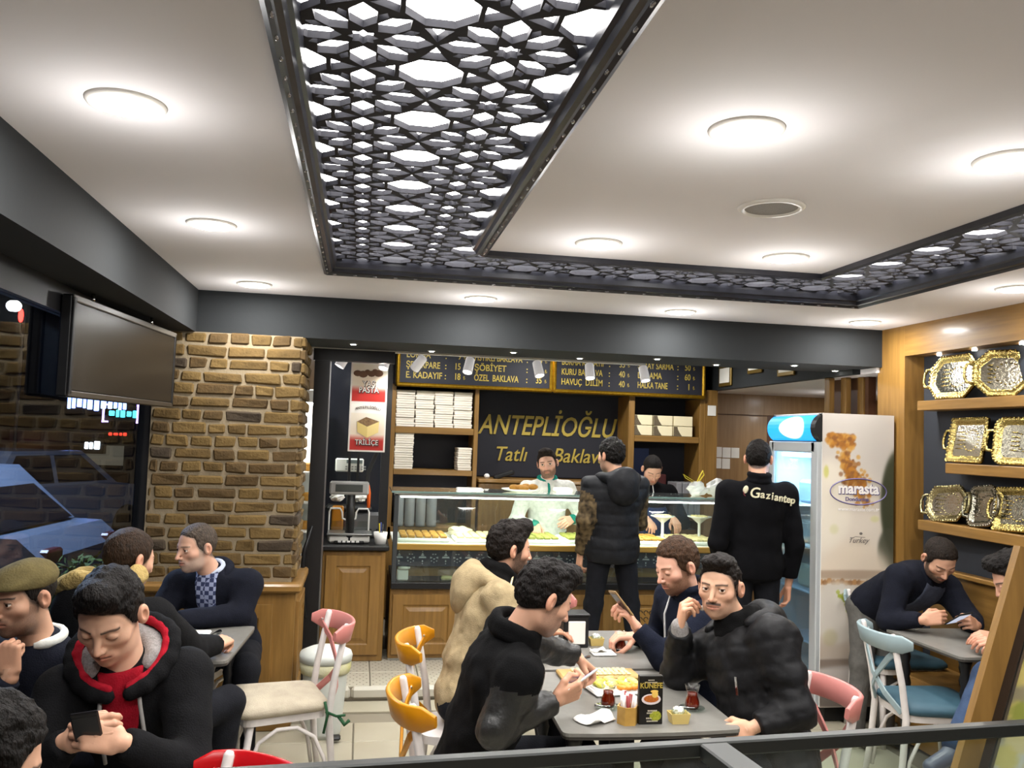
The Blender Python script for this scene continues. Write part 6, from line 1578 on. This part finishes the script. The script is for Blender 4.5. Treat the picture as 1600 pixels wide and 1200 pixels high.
# man with hand at mouth and cap
p = person('seated man in an olive cap resting his hand on his mouth by the window', (-1.02,2.95,1.205), (-.50,-.84,-.16), (-.985,3.01,1.04), (-.98,3.12,.56), (-.25,-1),
    R=dict(w=(-.995,2.82,1.00), d=(-.15,.10,.95), n=(-.2,-.95,.1), pose='fist'), L=dict(w=(-.86,2.75,.80), d=(-.6,-.7,0), n=(0,0,1), pose='relax'),
    legs=[((-1.08,2.72,.55),(-1.08,2.68,.08),(0,-1,0)),((-.88,2.72,.55),(-.88,2.68,.08),(0,-1,0))], skin=(188,146,120), head=dict(eye=.007, beard=.45), hair=dict(side=.005, top=-.004, amp=.002), hairc=(32,26,22), top=c_navyd, bottom=c_dtrou, shoe=c_shoe, hs=.94, shw=.16)
A3 = np.array(p['B']).T
cp = [('e', tuple(loc(p,0,-.012,.058)), (.086,.106,.056), A3), ('e', tuple(loc(p,0,.075,.056)), (.064,.040,.016), A3)]
sdf_part('cap', cp, cloth('olive_cap', (98,88,56), bs=160), p['o'], .006, .03, .004, 22, mod=lambda P, d: np.maximum(d, f32(loc(p,0,0,.034).z)-P[2]+.25*(P[1]-f32(p['hc'].y))*0))
collar(p, c_white, .066, .0045, .012, 'shirt_collar', .3); 
# dark haired head at the bottom left
p = person('dark haired man seen from behind at the bottom left corner', (-.655,1.75,1.12), (.80,.50,-.33), (-.70,1.72,.955), (-.73,1.62,.50), (.75,.6),
    R=dict(w=(-.40,1.85,.80), n=(0,0,1)), L=dict(w=(-.55,1.98,.80), n=(0,0,1)), legs=[((-.40,1.75,.55),(-.38,1.8,.08),(1,.5,0)),((-.55,1.92,.55),(-.5,1.95,.08),(1,.5,0))],
    skin=SK2, hair=dict(side=.012, top=.022, amp=.006), hairc=(24,20,18), top=c_black, bottom=c_dtrou, shoe=c_shoe)
# man with fleece collar, back to the camera
p = person('man with thinning hair and tan fleece hood, seen from behind', (-.895,3.70,1.215), (.62,.74,-.22), (-.935,3.635,1.05), (-.89,3.60,.56), (.42,.9),
    R=dict(w=(-.585,4.00,.805), e=(-.66,3.80,.83), d=(.35,.9,.05), n=(.2,-.1,.95), pose='pinch'), L=dict(w=(-.95,4.05,.80), n=(0,0,1)),
    legs=[((-.51,3.90,.585),(-.56,3.93,.08),(1,.4,0)),((-.72,4.02,.56),(-.70,4.05,.08),(1,.5,0))], skin=SK2, head=dict(beard=.3), hair=dict(side=.006, top=.006, amp=.002, rec=.03), hairc=(58,42,30), top=c_black, topk=.016, bottom=c_dtrou, shoe=c_shoe, shw=.18)
pts = [nk(p, .140*math.cos(a), .115*math.sin(a)-.05, .098+.015*math.sin(3*a)) for a in [PI*1.5+(-1+2*i/14)*PI*.72 for i in range(15)]]
sdf_part('fleece_hood', [('c', tuple(a), tuple(b), .032, .032) for a, b in zip(pts[:-1], pts[1:])], c_fleece, p['o'], .008, .02, .008, 30)
sdf_part('hood_back', [('e', tuple(nk(p,0,-.15,-.01)), (.14,.06,.12), np.array((p['rv'],p['fw'],p['up'])))], c_black, p['o'], .01, .03, .006, 16)
h = p['fr'][1]; MB().tube([h(.03,.06,-.05), h(.03,.09,-.10), h(.035,.12,-.13)], [.005,.006,.004], 6).build('chip', M('chip_yellow', (216,176,60), .6), None).name
o = bpy.data.objects['chip']; tag(o, 'yellow chip pinched in the fingers over the salad plate', 'food')
# grey haired man in blazer
p = person('older man with grey stubble and dark blazer, talking at the brick wall', (-.815,4.70,1.135), (-.70,-.68,-.14), (-.745,4.77,.985), (-.66,4.98,.56), (-.25,-1),
    R=dict(w=(-.97,4.52,.80), d=(-.8,-.3,0), n=(0,0,1)), L=dict(w=(-.86,4.50,.805), e=(-.575,4.66,.80), d=(-.9,-.2,0), n=(0,0,1)),
    legs=[((-.80,4.55,.56),(-.80,4.5,.08),(0,-1,0)),((-.52,4.55,.56),(-.50,4.5,.08),(0,-1,0))], skin=(204,160,136), head=dict(eye=.007, beard=.6, beardc=(150,140,132), nose=1.2), hair=dict(side=.006, top=.004, amp=.002, rec=.045, temple=.6), hairc=(92,80,70), top=c_navyd, topk=.014, bottom=c_dtrou, shoe=c_shoe, shw=.185)
shirt(p, c_plaid, .06, .035, .04, -.34); collar(p, M('pale_blue_cloth', (176,184,200), .9), .062, .005, .016, 'shirt_collar', .35); collar(p, c_navyd, .092, .016, .01, 'lapel', .55, .05, .005)
# man in beige jacket
p = person('bearded man in a beige hooded jacket and black scarf, seen from the side', (.715,4.08,1.225), (.95,.20,-.12), (.655,4.07,1.055), (.50,3.98,.56), (1,-.05),
    R=dict(w=(.86,3.93,.79), d=(.9,.0,-.1), n=(0,-.2,1), pose='fist'), L=dict(w=(.92,4.2,.79), n=(0,0,1)), legs=[((.92,3.88,.57),(.95,3.9,.08),(1,0,0)),((.92,4.08,.57),(.95,4.1,.08),(1,0,0))],
    skin=(198,152,126), head=dict(beard=.85, eye=.007), hair=dict(side=.010, top=.024, quiff=.020, amp=.006), hairc=(30,23,19), top=c_beige, topk=.014, bottom=c_dtrou, shoe=c_shoe, fold=(.009,17), shw=.185)
hood(p, c_beige, .115, .13, -.02, None, amp=.008); collar(p, c_scarf, .072, .028, .05, 'scarf', 0, .02, .025, amp=.006)
MB().tube([nk(p,.07,.05,.06), nk(p,.10,.05,.0), nk(p,.11,.04,-.05)], .005, 6).build('drawstring', M('cream_cord', (206,190,150), .8), p['o'], True)
# varsity jacket man
p = person('man in a black wool jacket with leather sleeves, bending over a white phone', (.655,3.0,1.195), (.90,.22,-.46), (.565,3.03,1.055), (.43,3.13,.56), (1,.0),
    R=dict(w=(.69,2.93,.865), e=(.47,2.84,.80), d=(.88,.12,.32), n=(.3,-.85,-.4), pose='phone', res=.003), L=dict(w=(.875,3.38,.895), e=(.68,3.30,.96), d=(.72,.35,-.60), n=(.55,.1,.75), pose='pinch', res=.003),
    legs=[((.86,3.02,.57),(.82,2.98,.08),(1,0,0)),((.86,3.24,.57),(.84,3.25,.08),(1,0,0))], skin=(206,160,134), head=dict(eye=.0, beard=.35, nose=1.1), hair=dict(side=.011, top=.022, quiff=.020, amp=.006, rec=.0), hairc=(24,19,17),
    top=c_wool, topk=.016, sleeve=c_leather, bottom=c_dtrou, shoe=c_shoe, fold=(.008,19), res=.003, shw=.18)
collar(p, c_wool, .080, .018, .03, 'collar', .25, .02)
phone('white phone with a lit blue screen in the hand of the bending man', (.775,2.955,.915), (.25,-.75,.5), (.80,.25,.42), None, (222,222,222), (70,110,200), .7)
# navy man
p = person('bearded man in a navy zip jacket holding a phone and a tea glass', (1.465,3.86,1.185), (-.88,-.28,-.32), (1.535,3.89,1.035), (1.66,3.98,.56), (-1,-.1),
    L=dict(w=(1.245,3.76,.925), e=(1.36,3.70,.80), d=(-.55,-.05,.75), n=(.55,-.25,.45), pose='phone', res=.003), R=dict(w=(1.335,4.06,.815), d=(-.95,-.1,.05), n=(.1,-.1,.95), pose='cup'),
    legs=[((1.22,4.06,.57),(1.24,4.06,.08),(-1,0,0)),((1.22,3.88,.57),(1.24,3.88,.08),(-1,0,0))], skin=(212,164,142), head=dict(eye=.0, beard=.8, beardc=(84,56,38), nose=1.15, jaw=1.06), hair=dict(side=.010, top=.016, amp=.004, rec=.025, temple=.7), hairc=(72,50,34),
    top=c_navy, topk=.012, bottom=c_dtrou, shoe=c_shoe, hs=1.03)
collar(p, c_navy, .074, .014, .04, 'collar', .25, .0)
MB().tube([nk(p,.02,.075,.03), nk(p,.015,.125,-.05), nk(p,.01,.145,-.16), nk(p,.01,.145,-.26)], .0045, 6).build('zip', M('zip_white', (206,206,206), .5), p['o'], True)
phone('phone in a gold case tilted up in the hand of the navy man', (1.165,3.745,1.035), (.15,-.9,.1), (-.62,.02,.75), None, (150,122,84), (30,30,34), .0)
tea(1.262,4.05,'tulip glass of tea gripped by the bearded man in navy',.0)
# puffer jacket man
p = person('man in a black hooded puffer jacket turning to face the camera', (1.435,3.30,1.185), (-.64,-.76,-.03), (1.505,3.28,1.025), (1.58,3.14,.56), (-.93,-.35),
    R=dict(w=(1.285,3.34,1.015), e=(1.33,3.46,.80), d=(.12,-.12,.95), n=(-.75,.15,-.1), pose='pinch', res=.003), L=dict(w=(1.42,2.98,.735), e=(1.60,2.98,.80), d=(-.92,.0,-.25), n=(.1,-.85,.45), pose='fist', res=.003, cuff=.03),
    legs=[((1.16,3.22,.57),(1.2,3.25,.08),(-1,0,0)),((1.18,3.02,.57),(1.22,3.0,.08),(-1,0,0))], skin=(206,162,134), head=dict(eye=.0078, mous=.7, beard=.2, gaze=(-.40,-.90,.13), jaw=.93, nose=1.12), hair=dict(side=.003, top=.016, quiff=.003, amp=.0055, rec=.008), hairc=(32,26,23),
    top=c_puff, topk=.026, bottom=c_dtrou, shoe=c_shoe, fold=(.010,17), quilt=.006, res=.0028, shw=.19, hem=.10)
hood(p, c_puff, .125, .13, .0, None, amp=.008); collar(p, c_scarf, .074, .026, .035, 'scarf', 0, .03, .02, amp=.006)
o = sdf_part('cuff', [('c', (1.290,3.345,.985), (1.285,3.34,1.02), .036, .034)], c_grey, p['o'], .007, .02)
MB().ribbon([nk(p,-.09,.155,-.17), nk(p,-.085,.158,-.21), nk(p,-.08,.158,-.235)], .012, .002, tuple(p['rv'])).build('chest_mark', m_chrome, p['o'])
h = p['fr'][1]; o = crumple('sweet_piece', tuple(h(.03,.085,-.082)), .010, m_paper, 77); tag(o, 'small white morsel between the raised fingers of the puffer jacket man', 'food')
# standing man in quilted vest
p = person('standing man in a black hooded vest with patterned sleeves, back turned at the counter', (1.765,6.0,1.645), (-.45,.88,-.08), (1.80,5.97,1.485), (1.80,6.02,1.00), (-.1,1),
    L=dict(w=(1.575,6.06,.945), e=(1.575,5.93,1.19), d=(-.05,.1,-1), n=(-.95,-.2,0), pose='relax', res=.0045), R=dict(w=(1.85,6.30,1.12), n=(0,0,1), res=.005),
    legs=[((1.95,6.05,.58),(2.0,6.0,.165),(.2,1,0)),((1.68,6.06,.58),(1.64,6.06,.165),(-.1,1,0))], skin=SK2, head=dict(beard=.4), hair=dict(side=.010, top=.020, amp=.006), hairc=(22,19,17), top=c_vest, topk=.024, sleeve=c_camo, bottom=c_dtrou, shoe=c_shoe, quilt=.008, res=.0045, hem=.08, fold=(.005,14))
hood(p, c_vest, .125, .14, -.005, None, amp=.006)
# standing man with lettered back
p = person('standing man in a black sweater with a town name embroidered on the back', (2.585,5.36,1.665), (.52,.84,-.14), (2.555,5.30,1.505), (2.555,5.34,.98), (.12,1),
    R=dict(w=(2.795,5.34,.835), e=(2.805,5.27,1.12), d=(-.05,.05,-1), n=(.95,-.1,0), pose='relax', res=.0042), L=dict(w=(2.40,5.58,1.02), e=(2.30,5.33,1.12), n=(0,0,1), res=.005),
    legs=[((2.66,5.37,.50),(2.66,5.36,.09),(.1,1,0)),((2.46,5.37,.50),(2.45,5.36,.09),(-.1,1,0))], skin=(196,148,122), hair=dict(side=.006, top=.014, amp=.004), hairc=(24,20,18), top=c_blackk, topk=.012, bottom=c_dtrou, shoe=c_shoe, res=.0042, shw=.19, hem=.06)
collar(p, c_blackk, .062, .014, .04, 'collar')
m_emb = M('embroidery', (206,200,170), .7)
bx = [(-.118,'G',.10),(-.062,'a',.075),(-.018,'z',.072),(.018,'i',.075),(.055,'a',.075),(.098,'n',.075),(.135,'t',.08),(.168,'e',.07),(.206,'p',.07)]
me_pts = bpy.data.objects
def back_y(p, x, z, off=.004):
    """depth of the garment back at (x,z)"""
    ys = np.linspace(5.02, 5.36, 120).astype(f32); d = ev(p['allp'], (np.full(120, x, f32), ys, np.full(120, z, f32)), .05)-.004; i = int(np.argmax(d < .004)); return float(ys[i])-off
for dx, ch, sz in bx:
    x, z = 2.575+dx*.80, 1.435-.025*dx/.2; y = back_y(p, x, z); y2 = back_y(p, x+.02, z); text('lettering', ch, sz*.92, m_emb, p['o'], (x, y-.004, z), (PI/2,0,math.atan2(y2-y, .02)), shear=.15, ext=.003, off=.001)
x, z = 2.435, 1.47; y = back_y(p, x, z)-.003; b = MB(); b.ell((x,y,z), (.018,.004,.026), 12, 8, Matrix.Rotation(.3,3,'Y')); b.build('pistachio_emblem', m_emb, p['o'], True)
MB().tube([(x-.014,y,z-.005),(x-.012,y,z-.03),(x+.012,y+.002,z-.055)], .003, 6).build('emblem_stalk', M('emblem_red', (110,40,50), .7), p['o'])
# server in white polo
p = person('server in a white polo with green collar behind the glass case', (1.56,7.2,1.545), (-.30,-.93,-.10), (1.575,7.25,1.385), (1.59,7.28,.95), (-.05,-1),
    R=dict(w=(1.435,6.98,1.045), d=(-.1,-.7,-.5), n=(-.4,-.5,.6), pose='pinch', res=.0045), L=dict(w=(1.73,6.97,1.10), d=(-.55,-.6,-.2), n=(.5,-.6,.6), pose='relax', res=.0045),
    legs=[((1.50,7.25,.55),(1.50,7.28,.165),(0,-1,0)),((1.68,7.25,.55),(1.68,7.28,.165),(0,-1,0))], skin=(212,164,142), head=dict(eye=.008, beard=.75, beardc=(60,40,30)), hair=dict(side=.006, top=.012, quiff=.006, amp=.003), hairc=(38,27,21), top=c_white, topk=.004, bottom=c_dtrou, shoe=c_shoe, roll=.16, res=.0042, fold=(.005,15))
collar(p, c_green, .070, .012, .02, 'collar', .25, .03)
MB().ribbon([nk(p,0,.075,.0), nk(p,0,.118,-.06), nk(p,0,.128,-.13)], .022, .006, tuple(p['rv'])).build('placket', c_green, p['o'])
for s in (1,-1):
    if s in p['elb']:
        w = Vector((1.435,6.98,1.045) if s > 0 else (1.73,6.97,1.10)); e = p['elb'][s]; ax = (e-w).normalized(); sdf_part('cuff', [('c', tuple(w+ax*.012), tuple(w+ax*.035), .040, .041)], c_green, p['o'], .008, .01)
# second server
p = person('server in a black top bending his head behind the glass case', (2.525,7.30,1.515), (-.06,-.80,-.58), (2.535,7.38,1.365), (2.55,7.42,.95), (-.05,-1),
    R=dict(w=(2.42,7.10,1.10), n=(0,0,1), d=(0,-.8,-.4), res=.005), L=dict(w=(2.66,7.10,1.10), n=(0,0,1), d=(0,-.8,-.4), res=.005), legs=[((2.47,7.4,.55),(2.47,7.42,.165),(0,-1,0)),((2.64,7.4,.55),(2.64,7.42,.165),(0,-1,0))],
    skin=(214,168,144), head=dict(eye=.0, beard=.25), hair=dict(side=.004, top=.008, amp=.002), hairc=(34,29,27), top=c_blackk, topk=.006, bottom=c_dtrou, shoe=c_shoe, res=.0042)
sdf_part('apron', [('e', (2.55,7.33,.98), (.17,.07,.30), None)], c_apron, p['o'], .012, .02, .004, 14)
MB().tube([nk(p,0,.085,.02), nk(p,0,.125,-.05)], .004, 6).build('zip', M('zip_white', (206,206,206), .5), p['o'])
# man at the bench table
p = person('man in a dark jacket leaning over the bench table with a phone', (3.235,4.43,1.150), (-.12,-.74,-.66), (3.265,4.55,1.03), (3.14,4.90,.80), (-.05,-1),
    R=dict(w=(3.07,4.34,.83), e=(2.98,4.52,.79), d=(.75,-.45,.25), n=(-.4,-.75,.3), pose='phone', res=.0035), L=dict(w=(3.33,4.26,.82), e=(3.44,4.44,.80), d=(-.75,-.45,.25), n=(.4,-.75,.3), pose='phone', res=.0035),
    legs=[((3.02,4.85,.47),(2.98,4.84,.085),(0,-1,0)),((3.19,4.85,.47),(3.19,4.86,.085),(0,-1,0))], skin=(192,148,122), head=dict(eye=.0, beard=.85), hair=dict(side=.007, top=.004, amp=.0025, rec=.035, temple=.5), hairc=(40,32,26), top=c_navyd, topk=.014, bottom=c_gtrou, shoe=c_shoe, shw=.185)
shirt(p, c_gshirt, .075, .07, .02, -.34); collar(p, c_navyd, .080, .014, .02, 'collar', .4, .03)
phone('phone with a pale screen held over the bench table', (3.19,4.215,.865), (.85,-.2,.2), (.1,-.75,.5), None, (16,16,18), (190,200,220), .5)
# man cut by the right edge
p = person('man in jeans with crossed legs at the right edge, hands on the bench table', (3.135,3.74,1.155), (-.80,.30,-.52), (3.24,3.68,1.03), (3.36,3.48,.56), (-.9,.35),
    R=dict(w=(3.20,3.93,.83), d=(-.85,.25,.1), n=(.1,-.3,.9), pose='relax', res=.0035), L=dict(w=(3.17,3.84,.815), d=(-.85,.35,.05), n=(.05,-.5,.85), pose='relax', res=.0035),
    legs=[((2.97,3.52,.56),(2.92,3.50,.085),(-1,0,0)),((2.925,3.66,.715),(2.69,3.58,.44),(-.9,-.2,-.25))], skin=(196,150,126), head=dict(eye=.0, beard=.3), hair=dict(side=.012, top=.026, quiff=.015, amp=.007), hairc=(26,22,20), top=c_black, topk=.01, bottom=c_denim, shoe=M('shoe_grey', (70,74,90), .3))
collar(p, c_black, .074, .014, .02, 'collar')
